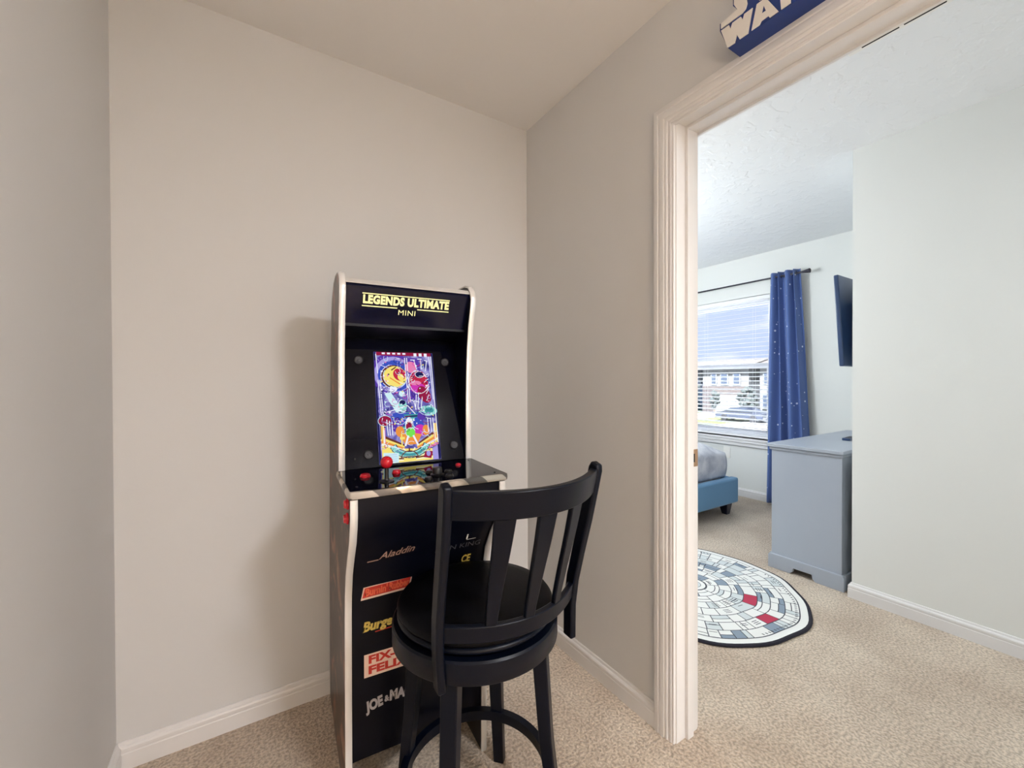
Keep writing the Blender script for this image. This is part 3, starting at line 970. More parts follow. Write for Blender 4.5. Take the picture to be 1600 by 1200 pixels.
M['d_cream'] = mat('cream_print', (232, 206, 190), 0.4)
M['d_gold'] = mat('gold_print', (206, 184, 92), 0.4)
M['d_grey'] = mat('grey_print', (168, 164, 166), 0.4)
M['d_dim'] = mat('dim_grey_print', (84, 84, 90), 0.4)
M['d_white'] = mat('white_print', (236, 234, 226), 0.4)
def decal(items, mats, label):
    b = bmesh.new()
    for it in items:
        if it[0] == 't':
            _, s, w, z, tilt, size, bold, shear, width, mi, off = it
            text_mesh(b, s, fplane(w, z, tilt, off), size, bold=bold, shear=shear, width=width, mi=mi)
        else:
            _, w, z, tilt, x0, x1, y0, y1, mi, off, sh = it
            quad(b, fplane(w, z, tilt, off), x0, x1, y0, y1, mi, sh)
    o = obj('game_title', b, mats, lowp)
    if label: o['label'] = label
    return o
# (mesh for front-panel decals lives under the panel it is printed on)
decal([('t', 'Aladdin', 0.127, 0.728, 0.10, 0.038, 0.0004, 0.45, 0.098, 0, 0.006), ('q', 0.066, 0.712, 0.05, -0.015, 0.014, -0.001, 0.0035, 0, 0.006, 0)], [M['d_copper']],
      'slanted copper title at the upper left')
decal([('q', 0.112, 0.607, 0.03, -0.068, 0.068, -0.020, 0.017, 1, 0.0024, 0.004), ('q', 0.112, 0.607, 0.03, -0.064, 0.064, -0.014, 0.0145, 0, 0.0028, 0.004),
       ('t', "Burnin'", 0.082, 0.606, 0.03, 0.030, 0.0012, 0.1, 0.062, 2, 0.0032), ('t', 'Rubber', 0.145, 0.609, 0.03, 0.029, 0.0012, 0.1, 0.058, 2, 0.0032)],
      [M['d_red'], M['d_cream'], mat('orange_print', (228, 104, 70), 0.4)], 'red title badge with cream outline')
decal([('t', 'BurgerTime', 0.128, 0.506, 0.04, 0.037, 0.0016, 0.25, 0.168, 0, 0.0008), ('q', 0.125, 0.486, 0.04, -0.045, 0.05, -0.0015, 0.0015, 1, 0.0008, 0)],
      [M['d_gold'], M['d_red']], 'gold title with a thin red underline')
decal([('q', 0.117, 0.392, 0.0, -0.067, 0.067, -0.033, 0.033, 1, 0.0008, 0.0), ('t', 'FIX-IT', 0.117, 0.407, 0, 0.031, 0.0014, 0, 0.112, 0, 0.0012), ('t', 'FELIX', 0.117, 0.377, 0, 0.031, 0.0014, 0, 0.116, 0, 0.0012)],
      [M['d_red'], M['d_cream']], 'cream rectangle with red two-line title')
decal([('t', 'JOE', 0.078, 0.275, 0.15, 0.040, 0.0022, 0.1, 0.050, 0, 0.0008), ('t', '&', 0.112, 0.279, 0.0, 0.024, 0.001, 0, 0.014, 0, 0.0008), ('t', 'MAC', 0.152, 0.281, -0.05, 0.040, 0.0022, 0.0, 0.064, 0, 0.0008)],
      [M['d_grey']], 'grey arched title at the lower left')
decal([('t', 'LION KING', 0.312, 0.703, 0.0, 0.030, 0.0, 0.0, 0.142, 0, 0.006), ('t', 'i', 0.333, 0.735, 0.0, 0.030, 0.001, 0.0, None, 1, 0.006), ('q', 0.345, 0.724, 0, -0.012, 0.018, -0.001, 0.001, 1, 0.006, 0)],
      [M['d_dim'], M['d_white']], 'dim grey title at the upper right')
decal([('t', 'CE', 0.345, 0.648, 0.0, 0.036, 0.0012, 0.15, 0.030, 0, 0.005), ('q', 0.356, 0.628, 0, -0.02, 0.02, -0.0015, 0.0015, 1, 0.005, 0)],
      [M['d_gold'], M['d_white']], 'short white and gold letters above a white line')
decal([('t', 'T', 0.254, 0.285, 0.0, 0.040, 0.0004, 0.0, None, 0, 0.0008)], [M['d_dim']], None)

# ------------------------------------------------------------------ bar stool
st = thing('bar_stool', 'black round swivel counter stool with curved slatted back in front of the arcade machine', 'stool', (0.495, 0.967, 0), 0)
b = lathe([(0.145, 0.618), (0.193, 0.618), (0.199, 0.624), (0.200, 0.632), (0.194, 0.640), (0.16, 0.648), (0.10, 0.652), (0.03, 0.654)], 64)
obj('seat', b, M['seat'], st, smooth=True, angle=60)['label'] = 'round padded black seat'
b = lathe([(0.12, 0.603), (0.190, 0.603), (0.197, 0.605), (0.200, 0.611), (0.197, 0.617), (0.190, 0.619), (0.12, 0.619)], 64)
obj('seat_plate', b, M['black'], st, smooth=True, angle=60)
obj('swivel', lathe([(0.10, 0.592), (0.13, 0.592), (0.13, 0.605), (0.10, 0.605)], 40), M['dark'], st)
b = bmesh.new()
rings = []
for k in range(72):
    a = 2 * pi * k / 72
    rings.append([(r * cos(a), r * sin(a), z) for r, z in ((0.190, 0.546), (0.209, 0.546), (0.212, 0.550), (0.212, 0.594), (0.208, 0.5985), (0.190, 0.5985))])
loft(b, rings, closed=True)
obj('apron_ring', b, M['black'], st, smooth=True, angle=40)
obj('under_plate', lathe([(0.189, 0.575), (0.190, 0.575), (0.190, 0.593), (0.189, 0.593)], 48), M['dark'], st)
for k in range(4):
    a = radians(44 + 90 * k)
    e = Vector((cos(a), sin(a), 0)); n = Vector((-sin(a), cos(a), 0))
    def sec(r, z, t, w):
        c = e * r + Vector((0, 0, z))
        return [c - e * t - n * w, c + e * t - n * w, c + e * t + n * w, c - e * t + n * w]
    b = bmesh.new()
    loft(b, [sec(0.168, 0.570, 0.019, 0.020), sec(0.171, 0.50, 0.018, 0.020), sec(0.185, 0.3, 0.016, 0.019), sec(0.222, 0.0, 0.013, 0.0165)])
    obj('leg', b, M['black'], st, bevel=0.003)
b = bmesh.new()
rings = []
for k in range(72):
    a = 2 * pi * k / 72
    rings.append([(r * cos(a), r * sin(a), z) for r, z in ((0.180, 0.155), (0.200, 0.155), (0.203, 0.159), (0.203, 0.179), (0.200, 0.183), (0.180, 0.183))])
loft(b, rings, closed=True)
obj('foot_ring', b, M['black'], st, smooth=True, angle=40)
# the back: centre drifts and leans with height
BKZ = [(0.530, -0.136), (0.62, -0.139), (0.69, -0.152), (0.77, -0.176), (0.86, -0.205), (0.94, -0.228), (0.985, -0.240), (1.000, -0.245)]
def bk_y(z):
    for (z0, y0), (z1, y1) in zip(BKZ, BKZ[1:]):
        if z <= z1: return y0 + (y1 - y0) * max(0, (z - z0)) / (z1 - z0)
    return BKZ[-1][1]
def bk_c(z): return 0.0228 - 0.0178 * (z - 0.53) / 0.46
def bk_h(z): return 0.176 + 0.011 * (z - 0.53) / 0.46
for sx in (-1, 1):
    b = bmesh.new()
    rings = []
    for i, (z, y) in enumerate(BKZ):
        hw = 0.0095
        hd = 0.0165 if i < 7 else 0.011
        a_ = BKZ[max(i - 1, 0)]; c_ = BKZ[min(i + 1, 7)]
        tt = Vector((0, c_[1] - a_[1], c_[0] - a_[0])).normalized()
        nn = Vector((0, tt.z, -tt.y))
        c = Vector((bk_c(z) + sx * (bk_h(z) + 0.004), y, z))
        rings.append([c - Vector((hw, 0, 0)) - nn * hd, c + Vector((hw, 0, 0)) - nn * hd, c + Vector((hw, 0, 0)) + nn * hd, c - Vector((hw, 0, 0)) + nn * hd])
    loft(b, rings)
    obj('back_post', b, M['black'], st, bevel=0.005, seg=3)
def bk_pt(u, z, bulge):
    return Vector((bk_c(z) + bk_h(z) * u, bk_y(z) - bulge * (1 - u * u), z))
def rail(name, z0, z1, b0, b1, t=0.0095, n=28):
    b = bmesh.new()
    rings = []
    for k in range(n + 1):
        u = -1 + 2 * k / n
        p0 = bk_pt(u, z0, b0); p1 = bk_pt(u, z1, b1)
        d = (bk_pt(u + .01, z0, b0) - bk_pt(u - .01, z0, b0)).normalized()
        nn = Vector((-d.y, d.x, 0))
        rings.append([p0 - nn * t, p0 + nn * t, p1 + nn * t, p1 - nn * t])
    loft(b, rings)
    return obj(name, b, M['black'], st, bevel=0.003)
rail('top_rail', 0.927, 0.987, 0.078, 0.080)
rail('lower_rail', 0.640, 0.680, 0.070, 0.070, t=0.008)
for u in (-0.48, 0.0, 0.48):
    b = bmesh.new()
    rings = []
    for k in range(9):
        f = k / 8
        z = 0.670 + (0.935 - 0.670) * f
        bul = 0.070 + 0.008 * f
        c = bk_pt(u, z, bul)
        d = (bk_pt(u + .01, z, bul) - bk_pt(u - .01, z, bul)).normalized()
        nn = Vector((-d.y, d.x, 0))
        hw = 0.0120 + 0.0105 * f
        rings.append([c - d * hw - nn * 0.006, c + d * hw - nn * 0.006, c + d * hw + nn * 0.006, c - d * hw + nn * 0.006])
    loft(b, rings)
    obj('back_slat', b, M['black'], st, bevel=0.0025)

# ------------------------------------------------------------------ sign above the door
sg = thing('wall_sign', 'blue box sign with raised white block letters resting on the door casing', 'sign', (XB, 0.64, 2.0915))
M['signblue'] = mat('deep_blue_plastic', (14, 48, 118), 0.35)
M['signwhite'] = mat('white_letter_face', (226, 222, 216), 0.4)
FX = 1.10
# outline of the box front in (y, z) — left end as seen, mirrored tail at the right end
out = [(0.6421, 2.0920), (0.6655, 2.1545), (0.6655, 2.1745), (0.6170, 2.1780), (0.6290, 2.1960), (0.6290, 2.212), (0.612, 2.2265), (0.57, 2.2265), (0.33, 2.2265), (0.315, 2.212),
       (0.333, 2.178), (0.275, 2.1745), (0.275, 2.1545), (0.298, 2.0920)]
def Q(y, z, x): return (x - XB, y - 0.64, z - 2.0915)
b = bmesh.new()
prism(b, out, lambda y, z: Q(y, z, FX), lambda y, z: Q(y, z, XB - 0.0005 if True else 0))
b.normal_update()
bmesh.ops.triangulate(b, faces=[f for f in b.faces if len(f.verts) > 4])
box_ = obj('sign_box', b, M['signblue'], sg)
box_['label'] = 'deep blue box body'
letters = [
    [(0.6615, 2.1722), (0.6614, 2.1572), (0.6042, 2.1565), (0.5944, 2.1615), (0.5905, 2.1723), (0.5924, 2.184), (0.604, 2.192), (0.6045, 2.199), (0.5905, 2.1995), (0.592, 2.213), (0.570, 2.2135),
     (0.570, 2.2245), (0.612, 2.2245), (0.6255, 2.213), (0.6255, 2.1955), (0.6163, 2.1763)],                                            # S
    [(0.5785, 2.1566), (0.5600, 2.1566), (0.5600, 2.2125), (0.5850, 2.2125), (0.5850, 2.2245), (0.5360, 2.2245), (0.5360, 2.2125), (0.5430, 2.2125), (0.5430, 2.1566), (0.5550, 2.1566)][2:8] + [(0.5430, 2.1566), (0.5600, 2.1566)],   # T
    [(0.6614, 2.1521), (0.639, 2.1515), (0.6348, 2.1382), (0.6300, 2.1505), (0.6070, 2.1505), (0.6022, 2.1387), (0.5983, 2.1507), (0.5769, 2.1507), (0.5884, 2.0935), (0.6102, 2.0937), (0.6173, 2.1107),
     (0.6234, 2.0930), (0.6428, 2.0935)],                                                                                             # W
    [(0.5665, 2.1515), (0.5450, 2.1520), (0.5150, 2.0955), (0.5353, 2.0950), (0.5389, 2.1018), (0.5553, 2.1015), (0.5599, 2.0943), (0.5797, 2.0945)],      # A
    [(0.5090, 2.0950), (0.4881, 2.0950), (0.4881, 2.1080), (0.4700, 2.0950), (0.4420, 2.0950), (0.4640, 2.1130), (0.4590, 2.1250), (0.4590, 2.1400), (0.4700, 2.1515), (0.5130, 2.1515)],   # R
    [(0.4350, 2.0950), (0.3900, 2.0950), (0.3780, 2.1060), (0.3780, 2.1180), (0.4080, 2.1330), (0.4080, 2.1390), (0.2790, 2.1390), (0.2790, 2.1515), (0.4200, 2.1515), (0.4330, 2.1400),
     (0.4330, 2.1300), (0.4050, 2.1150), (0.4050, 2.1090), (0.4350, 2.1090)],                                                          # S
    [(0.5330, 2.1566), (0.5170, 2.1566), (0.5140, 2.1640), (0.4960, 2.1640), (0.4930, 2.1566), (0.4750, 2.1566), (0.5000, 2.2245), (0.5120, 2.2245)],      # A
    [(0.4700, 2.1566), (0.4520, 2.1566), (0.4520, 2.1700), (0.4350, 2.1566), (0.3400, 2.1566), (0.3400, 2.1700), (0.4180, 2.1700), (0.4180, 2.2120), (0.4300, 2.2245), (0.4700, 2.2245)],   # R
]
for i, L_ in enumerate(letters):
    b = bmesh.new()
    prism(b, L_, lambda y, z: Q(y, z, FX - 0.0025), lambda y, z: Q(y, z, FX + 0.001))
    b.normal_update()
    bmesh.ops.triangulate(b, faces=[f for f in b.faces if len(f.verts) > 4])
    obj('letter', b, M['signwhite'], sg)
    # counters of A and R
    for k, tri in ((3, [(0.5489, 2.134), (0.5443, 2.119), (0.5530, 2.119)]), (4, [(0.492, 2.138), (0.492, 2.124), (0.474, 2.124), (0.474, 2.138)]),
                   (6, [(0.5060, 2.200), (0.5000, 2.178), (0.5120, 2.178)]), (7, [(0.452, 2.211), (0.452, 2.188), (0.435, 2.188), (0.435, 2.211)])):
        if k == i:
            c = bmesh.new()
            prism(c, tri, lambda y, z: Q(y, z, FX - 0.0028), lambda y, z: Q(y, z, FX - 0.0020))
            obj('letter_counter', c, M['signblue'], sg)

# ------------------------------------------------------------------ rug
M['r_dark'] = mat('rug_black_border', (28, 26, 38), 0.95)
M['r_white'] = mat('rug_white', (226, 226, 222), 0.95, bump=(300, 0.3, 0.001))
M['r_light'] = mat('rug_light_grey', (200, 206, 206), 0.95)
M['r_mid'] = mat('rug_slate', (130, 144, 158), 0.95)
M['r_red'] = mat('rug_red', (176, 52, 78), 0.95)
M['r_line'] = mat('rug_charcoal_line', (64, 66, 74), 0.95)
rug = thing('round_rug', 'round white rug patterned with grey and red patches and dark border', 'rug', (2.165, 1.475, 0), 0.4)
N = 128
def edge(a, r):      # gently scalloped edge
    return r * (1 + 0.010 * sin(7 * a + 1) + 0.006 * sin(13 * a))
b = bmesh.new()
loft(b, [[(edge(2 * pi * k / N, r) * cos(2 * pi * k / N), edge(2 * pi * k / N, r) * sin(2 * pi * k / N), z) for k in range(N)] for r, z in ((0.562, 0.0), (0.564, 0.006), (0.558, 0.010))])
obj('border', b, M['r_dark'], rug)
b = bmesh.new()
def ringpoly(r0, r1, a0, a1, z, mi, inset=0.0):
    n = max(1, int((a1 - a0) / 0.06))
    rm = (r0 + r1) / 2
    ia = inset / max(rm, 0.03)
    a0 += ia; a1 -= ia
    if a1 <= a0: return
    r0 += inset; r1 -= inset
    pts = [(edge(a0 + (a1 - a0) * k / n, r1), a0 + (a1 - a0) * k / n) for k in range(n + 1)] + [(edge(a1 - (a1 - a0) * k / n, r0), a1 - (a1 - a0) * k / n) for k in range(n + 1)]
    f = b.faces.new([b.verts.new((r * cos(a), r * sin(a), z)) for r, a in pts])
    f.material_index = mi
for k in range(32):
    ringpoly(0.508, 0.547, 2 * pi * k / 32, 2 * pi * (k + 1) / 32, 0.0104, 0)
f = b.faces.new([b.verts.new((edge(2 * pi * k / N, 0.515) * cos(2 * pi * k / N), edge(2 * pi * k / N, 0.515) * sin(2 * pi * k / N), 0.0107)) for k in range(N)])
f.material_index = 4
rn = random.Random(11)
radii = [0.0, 0.075, 0.14, 0.20, 0.26, 0.325, 0.385, 0.45, 0.512]
for i in range(1, len(radii) - 1):
    r0, r1 = radii[i], radii[i + 1]
    a = rn.uniform(0, 0.5); end = a + 2 * pi
    while a < end - 0.02:
        st_ = rn.uniform(0.05, 0.115) / ((r0 + r1) / 2)
        a2 = min(a + st_, end)
        if end - a2 < 0.1: a2 = end
        col_ = rn.choices([0, 1, 2, 3], [0.62, 0.25, 0.09, 0.04])[0]
        k = rn.random()
        if k < 0.35:
            rmid = r0 + (r1 - r0) * rn.uniform(0.35, 0.65)
            ringpoly(r0, rmid, a, a2, 0.0110, col_, 0.0022); ringpoly(rmid, r1, a, a2, 0.0110, rn.choice([0, 0, 0, 1, 2]), 0.0022)
        elif k < 0.55:
            am = a + (a2 - a) * rn.uniform(0.35, 0.65)
            ringpoly(r0, r1, a, am, 0.0110, col_, 0.0022); ringpoly(r0, r1, am, a2, 0.0110, rn.choice([0, 1, 1, 0]), 0.0022)
        else:
            ringpoly(r0, r1, a, a2, 0.0110, col_, 0.0022)
        if rn.random() < 0.45:
            rm = (r0 + r1) / 2; am = (a + a2) / 2
            for q in range(rn.choice([1, 2, 3])):
                rr = rm + (q - 1) * 0.012
                ringpoly(rr - 0.002, rr + 0.002, am - 0.018 / rm, am + 0.018 / rm, 0.0113, 4)
        a = a2
c_ = b.faces.new([b.verts.new((0.068 * cos(t * pi / 16), 0.068 * sin(t * pi / 16), 0.0110)) for t in range(32)]); c_.material_index = 0
c_ = b.faces.new([b.verts.new((0.045 * cos(t * pi / 16), 0.045 * sin(t * pi / 16), 0.0113)) for t in range(32)]); c_.material_index = 4
c_ = b.faces.new([b.verts.new((0.042 * cos(t * pi / 16), 0.042 * sin(t * pi / 16), 0.0115)) for t in range(32)]); c_.material_index = 1
# zig-zag stitching near the rim
for k in range(150):
    a = 2 * pi * k / 150
    vs = [(0.492, a), (0.503, a + 0.01), (0.503, a + 0.024), (0.492, a + 0.014)]
    if (k // 19) % 3 != 1:
        f = b.faces.new([b.verts.new((edge(t, r) * cos(t), edge(t, r) * sin(t), 0.0114)) for r, t in vs]); f.material_index = 4
obj('pile', b, [M['r_white'], M['r_light'], M['r_mid'], M['r_red'], M['r_line']], rug)

# ------------------------------------------------------------------ dresser
dr = thing('dresser', 'grey painted dresser seen from its end standing beyond the closet corner', 'dresser', (2.815, 0.982, 0))
DLX, DDY, DHZ = 1.20, 0.375, 0.785
b = bmesh.new()
box(b, 0, DLX, 0, DDY, 0.085, DHZ - 0.03)
obj('carcass', b, M['dresser'], dr, bevel=0.003)
b = bmesh.new()
box(b, -0.018, DLX + 0.018, -0.012, DDY + 0.022, DHZ - 0.016, DHZ + 0.006)
obj('top', b, M['dresser'], dr, bevel=0.004, seg=3)
obj('top_molding', bx(-0.009, DLX + 0.009, -0.006, DDY + 0.010, DHZ - 0.034, DHZ - 0.016), M['dresser'], dr, bevel=0.005, seg=3)
# bracket plinth
b = bmesh.new()
pl = [(-0.014, 0), (0.125, 0), (0.140, 0.014), (0.145, 0.038), (DDY - 0.145 + 0.014, 0.038), (DDY - 0.140 + 0.014, 0.014), (DDY - 0.125 + 0.014, 0), (DDY + 0.014, 0), (DDY + 0.014, 0.078), (DDY + 0.006, 0.090), (-0.006, 0.090), (-0.014, 0.078)]
prism(b, pl, lambda y, z: (-0.014, y, z), lambda y, z: (0.010, y, z))
prism(b, pl, lambda y, z: (DLX - 0.010, y, z), lambda y, z: (DLX + 0.014, y, z))
pf = [(0.010, 0), (0.20, 0), (0.215, 0.014), (0.22, 0.038), (DLX - 0.22, 0.038), (DLX - 0.215, 0.014), (DLX - 0.2, 0), (DLX - 0.010, 0), (DLX - 0.010, 0.088), (0.010, 0.088)]
prism(b, pf, lambda x, z: (x, -0.014, z), lambda x, z: (x, 0.004, z))
prism(b, pf, lambda x, z: (x, DDY - 0.004, z), lambda x, z: (x, DDY + 0.014, z))
obj('plinth', b, M['dresser'], dr, bevel=0.002)
for r_ in range(3):
    for c2 in range(2):
        x0 = 0.03 + c2 * (DLX - 0.04) / 2
        x1 = x0 + (DLX - 0.08) / 2
        z0 = 0.105 + r_ * 0.212
        d_ = obj('drawer', bx(x0, x1, DDY, DDY + 0.014, z0, z0 + 0.200), M['dresser'], dr, bevel=0.003)
        for kx in (0.25, 0.75):
            k_ = obj('knob', lathe([(0.006, 0), (0.005, 0.010), (0.013, 0.018), (0.013, 0.024), (0.006, 0.028)], 16, axis='y'), M['plate'], d_, smooth=True)
            k_.location = (x0 + (x1 - x0) * kx, DDY + 0.014, z0 + 0.1)
rc = thing('remote_control', 'small dark remote lying on the dresser top', 'remote', (3.40, 1.145, DHZ + 0.006), radians(4))
obj('body', bx(-0.08, 0.08, -0.022, 0.022, 0, 0.016), M['tv'], rc, bevel=0.004, seg=3)
b = bmesh.new()
for i in range(5):
    for j in (-0.01, 0, 0.01):
        box(b, -0.06 + i * 0.022, -0.05 + i * 0.022, j - 0.003, j + 0.003, 0.0155, 0.0172)
obj('keys', b, M['silver'], rc)

# ------------------------------------------------------------------ television on its arm
tv = thing('television', 'wall mounted flat television seen edge on beyond the closet corner, tilted downward', 'television', (3.375, 1.028, 1.54))
b = bmesh.new()
box(b, -0.475, 0.475, -0.008, 0.016, -0.268, 0.268)
box(b, -0.30, 0.30, -0.036, -0.008, -0.20, 0.12)
o = obj('casing', b, M['tv'], tv, bevel=0.006, seg=3)
o.rotation_euler = (radians(-3.2), 0, 0)
o2 = obj('tv_screen', bx(-0.465, 0.465, 0.0158, 0.0175, -0.256, 0.258), M['gloss'], tv)
o2.rotation_euler = (radians(-3.2), 0, 0)
b = bmesh.new()
box(b, -0.20, -0.17, -0.060, -0.034, -0.15, 0.15)
box(b, 0.17, 0.20, -0.060, -0.034, -0.15, 0.15)
box(b, -0.22, 0.22, -0.100, -0.058, -0.05, 0.05)
obj('mount', b, M['dark'], tv, bevel=0.002)

# ------------------------------------------------------------------ bed
bed = thing('bed', 'blue upholstered low platform bed with dark tapered legs near the window', 'bed', (3.71, 2.065, 0))
BL, BW = 2.02, 1.50
obj('foot_rail', bx(-BW, 0, 0, 0.075, 0.095, 0.318), M['velvet'], bed, bevel=0.018, seg=4)
for x0 in (-BW, -0.065):
    obj('side_rail', bx(x0, x0 + 0.065, 0.077, BL, 0.095, 0.312), M['velvet'], bed, bevel=0.016, seg=4)
obj('headboard', bx(-BW - 0.02, 0.02, BL + 0.001, BL + 0.08, 0.06, 1.05), M['velvet'], bed, bevel=0.02, seg=4)
obj('slat_base', bx(-BW + 0.066, -0.066, 0.078, BL - 0.002, 0.16, 0.20), M['leg'], bed)
obj('mattress', bx(-BW + 0.08, -0.09, 0.10, BL - 0.01, 0.202, 0.49), M['duvet'], bed, bevel=0.04, seg=4)
for x, y in ((-0.125, 0.04), (-BW + 0.09, 0.04), (-0.125, BL - 0.1), (-BW + 0.09, BL - 0.1)):
    b = bmesh.new()
    hexa(b, [(x - 0.024, y - 0.016, 0), (x + 0.024, y - 0.016, 0), (x + 0.024, y + 0.03, 0), (x - 0.024, y + 0.03, 0)],
         [(x - 0.042, y - 0.028, 0.097), (x + 0.042, y - 0.028, 0.097), (x + 0.042, y + 0.055, 0.097), (x - 0.042, y + 0.055, 0.097)])
    obj('leg', b, M['leg'], bed, bevel=0.003)
# comforter
b = bmesh.new()
x0, x1, y0, y1, zt = -BW + 0.066, -0.082, 0.085, BL - 0.5, 0.585
nx, ny = 60, 70
def cz(u, v):
    eu = min(u, 1 - u) * (x1 - x0); ev = v * (y1 - y0)
    e = 1 - math.exp(-min(eu, 0.4) * 16)
    g = 1 - math.exp(-min(ev, 0.4) * 16)
    return e * g
grid = []
for j in range(ny + 1):
    v = j / ny
    row = []
    for i in range(nx + 1):
        u = i / nx
        x = x0 + (x1 - x0) * u; y = y0 + (y1 - y0) * v
        pk = 0.010 * sin(38 * u + 3 * sin(9 * v)) * math.exp(-v * 6) + 0.006 * sin(31 * v + 5 * u)
        z = 0.535 + 0.065 * cz(u, v) + 0.10 * (cz(u, v) ** 2) * (4 * u * (1 - u)) * 0.9 + pk
        row.append(b.verts.new((x, y, z)))
    grid.append(row)
for j in range(ny):
    for i in range(nx):
        b.faces.new((grid[j][i], grid[j][i + 1], grid[j + 1][i + 1], grid[j + 1][i]))
per = [grid[0][i] for i in range(nx + 1)] + [grid[j][nx] for j in range(1, ny + 1)] + [grid[ny][i] for i in range(nx - 1, -1, -1)] + [grid[j][0] for j in range(ny - 1, 0, -1)]
low = []
prev = per
for d in range(1, 9):
    cur = []
    for k, p in enumerate(per):
        f = d / 8
        puff = 0.012 * sin(pi * f) + 0.004 * sin(k * 1.1) * sin(pi * f)
        cx_, cy_ = (x0 + x1) / 2, (y0 + y1) / 2
        nx_ = (1 if p.co.x > x1 - 1e-4 else -1 if p.co.x < x0 + 1e-4 else 0)
        ny_ = (1 if p.co.y > y1 - 1e-4 else -1 if p.co.y < y0 + 1e-4 else 0)
        zb = 0.322
        cur.append(b.verts.new((p.co.x + nx_ * puff, p.co.y + ny_ * puff, p.co.z * (1 - f) + zb * f)))
    for k in range(len(per)):
        b.faces.new((prev[k], prev[(k + 1) % len(per)], cur[(k + 1) % len(per)], cur[k]))
    prev = cur
cf = obj('comforter', b, M['duvet'], None, smooth=True, angle=180, loc=(3.71, 2.065, 0))
tag(cf, 'puckered grey and white comforter covering the blue bed', 'comforter')
s_ = cf.modifiers.new('thickness', 'SOLIDIFY'); s_.thickness = 0.006; s_.offset = 1

# ------------------------------------------------------------------ outside
M['lawn'] = mat('lawn_grass', (76, 80, 46), 1.0, var=(0.6, (84, 88, 54)))
M['concrete'] = mat('concrete_road', (190, 188, 186), 0.9, var=(1, (200, 198, 196)))
M['siding'] = mat('pale_siding', (98, 99, 102), 0.8)
M['siding2'] = mat('blue_grey_siding', (64, 72, 88), 0.8)
M['brick'] = mat('taupe_brick', (66, 58, 56), 0.9, var=(6, (76, 68, 66)))
M['roof'] = mat('tan_shingles', (78, 72, 68), 0.9, var=(3, (84, 78, 74)))
M['wdark'] = mat('dark_window_glass', (52, 60, 74), 0.6, spec=0.2)
M['carpaint'] = mat('dark_car_paint', (42, 48, 64), 0.25, coat=0.5)
M['tyre'] = mat('tyre_rubber', (30, 30, 32), 0.8)
M['leaf'] = mat('shrub_leaves', (52, 58, 60), 1.0, var=(8, (62, 68, 64)))
M['leaf2'] = mat('rust_shrub_leaves', (84, 62, 56), 1.0, var=(8, (76, 68, 64)))
M['trunk'] = mat('tree_bark', (96, 80, 66), 0.9)
M['extrim'] = mat('pale_house_trim', (104, 106, 110), 0.7)
G = -3.0
struct('ground', bx(5.2, 34.5, -60, 110, G - 0.2, G - 0.02), M['concrete'])
tag(obj('lawn', bx(34.6, 90, -60, 110, G - 0.2, G), M['lawn']), kind='structure')
struct('driveway', bx(34.7, 50.9, 27.2, 31.6, G + 0.001, G + 0.03), M['concrete'])
struct('driveway', bx(34.7, 50.9, 17.0, 22.5, G + 0.001, G + 0.03), M['concrete'])

def house(name, label, y0, y1, body, brickband, wins, garage, extra=True, x0=51.0):
    h = thing(name, label, 'house', (x0, (y0 + y1) / 2, G))
    yc = (y0 + y1) / 2
    a, c = y0 - yc, y1 - yc
    b = bmesh.new(); box(b, 0, 9, a, c, 0, 5.9)
    obj('wall', b, body, h)
    if brickband:
        obj('brick_front', bx(-0.12, -0.01, a, c, 0, 3.4), M['brick'], h)
    b = bmesh.new()
    prism(b, [(-0.7, 5.9), (9.7, 5.9), (4.5, 7.0)], lambda x, z: (x, a - 0.4, z), lambda x, z: (x, c + 0.4, z))
    obj('roof', b, M['roof'], h)
    obj('fascia', bx(-0.75, -0.65, a - 0.4, c + 0.4, 5.62, 5.95), M['extrim'], h)
    for yy, zz, ww, hh in wins:
        w_ = obj('window', bx(-0.17, -0.02, yy - yc - ww / 2 - 0.12, yy - yc + ww / 2 + 0.12, zz - 0.12, zz + hh + 0.12), M['extrim'], h)
        obj('pane', bx(-0.20, -0.171, yy - yc - ww / 2, yy - yc + ww / 2, zz, zz + hh), M['wdark'], w_)
    if garage:
        g0, g1 = garage[0] - yc, garage[1] - yc
        b = bmesh.new(); box(b, -0.20, -0.13, g0, g1, 0, 2.3)
        for q in range(1, 4): box(b, -0.215, -0.20, g0 + 0.1, g1 - 0.1, q * 0.575 - 0.25, q * 0.575 + 0.05)
        obj('garage_door', b, M['extrim'], h)
    return h
house('house', 'pale two storey house with taupe brick ground floor across the street', 27.2, 33.2, M['siding'], True,
      [(31.6, 3.75, 0.55, 1.35), (30.2, 3.75, 0.8, 1.35), (28.6, 3.75, 0.7, 1.35)], (27.6, 31.6))
house('house', 'pale two storey house behind the parked car across the street', 16.6, 25.9, M['siding'], False,
      [(24.9, 3.8, 0.9, 1.35), (22.0, 3.8, 0.9, 1.35), (25.1, 0.9, 0.7, 1.5), (24.1, 0.9, 0.7, 1.5), (22.9, 0.9, 0.7, 1.5)], (17.4, 21.4))
house('house', 'blue grey two storey house at the left across the street', 34.9, 44.0, M['siding2'], False, [(36.4, 3.8, 0.9, 1.3), (39.0, 3.8, 0.9, 1.3)], (39.0, 43.0), x0=52.5)

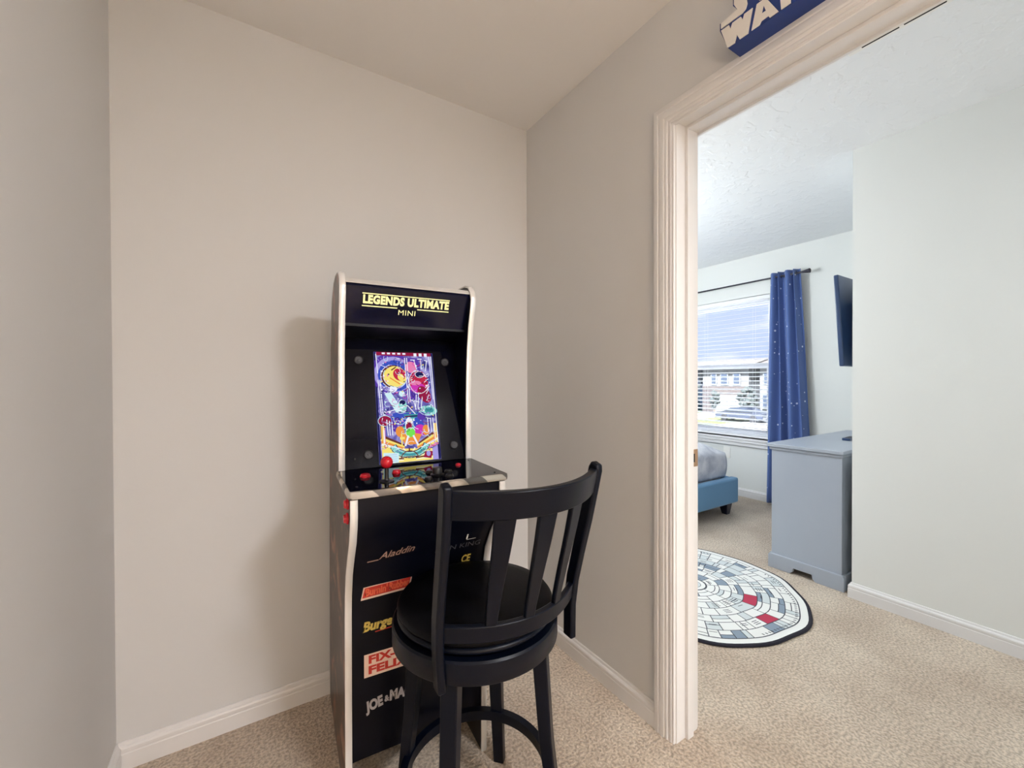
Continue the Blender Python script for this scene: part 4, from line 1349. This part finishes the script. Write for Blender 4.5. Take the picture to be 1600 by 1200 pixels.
car = thing('parked_car', 'dark sedan parked on the street in front of the houses', 'car', (42.0, 23.0, G + 0.03), 0)
b = bmesh.new()
cp = [(-2.35, 0.32), (2.35, 0.32), (2.38, 0.62), (2.25, 0.86), (1.55, 0.96), (0.75, 1.38), (-0.75, 1.42), (-1.65, 1.02), (-2.30, 0.92), (-2.40, 0.6)]
loft(b, [[(-0.82, y, z) for y, z in cp], [(-0.90, y, z) for y, z in [(p[0] * 1.0, min(p[1], 1.35)) for p in cp]], [(0.90, y, z) for y, z in cp], [(0.82, y, z) for y, z in cp]])
obj('body', b, M['carpaint'], car, bevel=0.05, seg=3)
b = bmesh.new()
prism(b, [(-1.45, 1.03), (1.30, 1.03), (0.70, 1.32), (-0.72, 1.35)], lambda y, z: (-0.915, y, z), lambda y, z: (-0.88, y, z))
obj('side_glass', b, M['wdark'], car)
for sx in (-0.86, 0.70):
    for yy in (-1.45, 1.45):
        q = obj('wheel', lathe([(0.1, 0), (0.33, 0), (0.33, 0.16), (0.1, 0.16)], 24, axis='x'), M['tyre'], car, loc=(sx - 0.03, yy, 0.33))
        obj('hubcap', lathe([(0.2, 0), (0.2, -0.02), (0.03, -0.03)], 20, axis='x'), M['silver'], q)

def shrub(name, loc, r, h, leaf, label, cat, trunk=0.0, seed=0):
    t = thing(name, label, cat, loc)
    rn = random.Random(seed)
    b = bmesh.new()
    for k in range(90):
        a = rn.uniform(0, 2 * pi); zz = rn.random()
        rr = r * math.sqrt(max(0.05, 1 - (2 * zz - 1) ** 2)) * rn.uniform(0.3, 1)
        s = rn.uniform(0.12, 0.26) * r
        g = bmesh.ops.create_icosphere(b, subdivisions=1, radius=s * 1.3, matrix=Matrix.Translation((rr * cos(a), rr * sin(a), trunk + s + zz * (h - 2 * s))))
    obj('foliage', b, leaf, t)
    if trunk:
        b = bmesh.new(); tube(b, [(0, 0, 0), (0.03, 0.02, trunk * 0.6), (0, 0, trunk + h * 0.3)], 0.07, 8)
        obj('trunk', b, M['trunk'], t)
    return t
shrub('ornamental_tree', (45.0, 31.6, G), 0.8, 2.4, M['leaf2'], 'small rust coloured tree on the lawn in front of the garage', 'tree', 0.7, 1)
shrub('ornamental_tree', (46.5, 28.8, G), 0.6, 2.2, M['leaf'], 'small green tree on the lawn between garage and car', 'tree', 0.8, 2)
shrub('evergreen_shrub', (50.0, 33.9, G), 0.8, 5.0, M['leaf'], 'tall narrow evergreen between the two houses at left', 'shrub', 0.0, 3)
shrub('evergreen_shrub', (49.6, 26.6, G), 1.0, 3.4, M['siding2'] if False else M['leaf'], 'rounded tall shrub at the corner behind the parked car', 'shrub', 0.0, 4)
shrub('round_shrub', (47.0, 33.2, G), 0.9, 1.2, M['leaf'], 'low round green shrub on the lawn at far left', 'shrub', 0.0, 5)
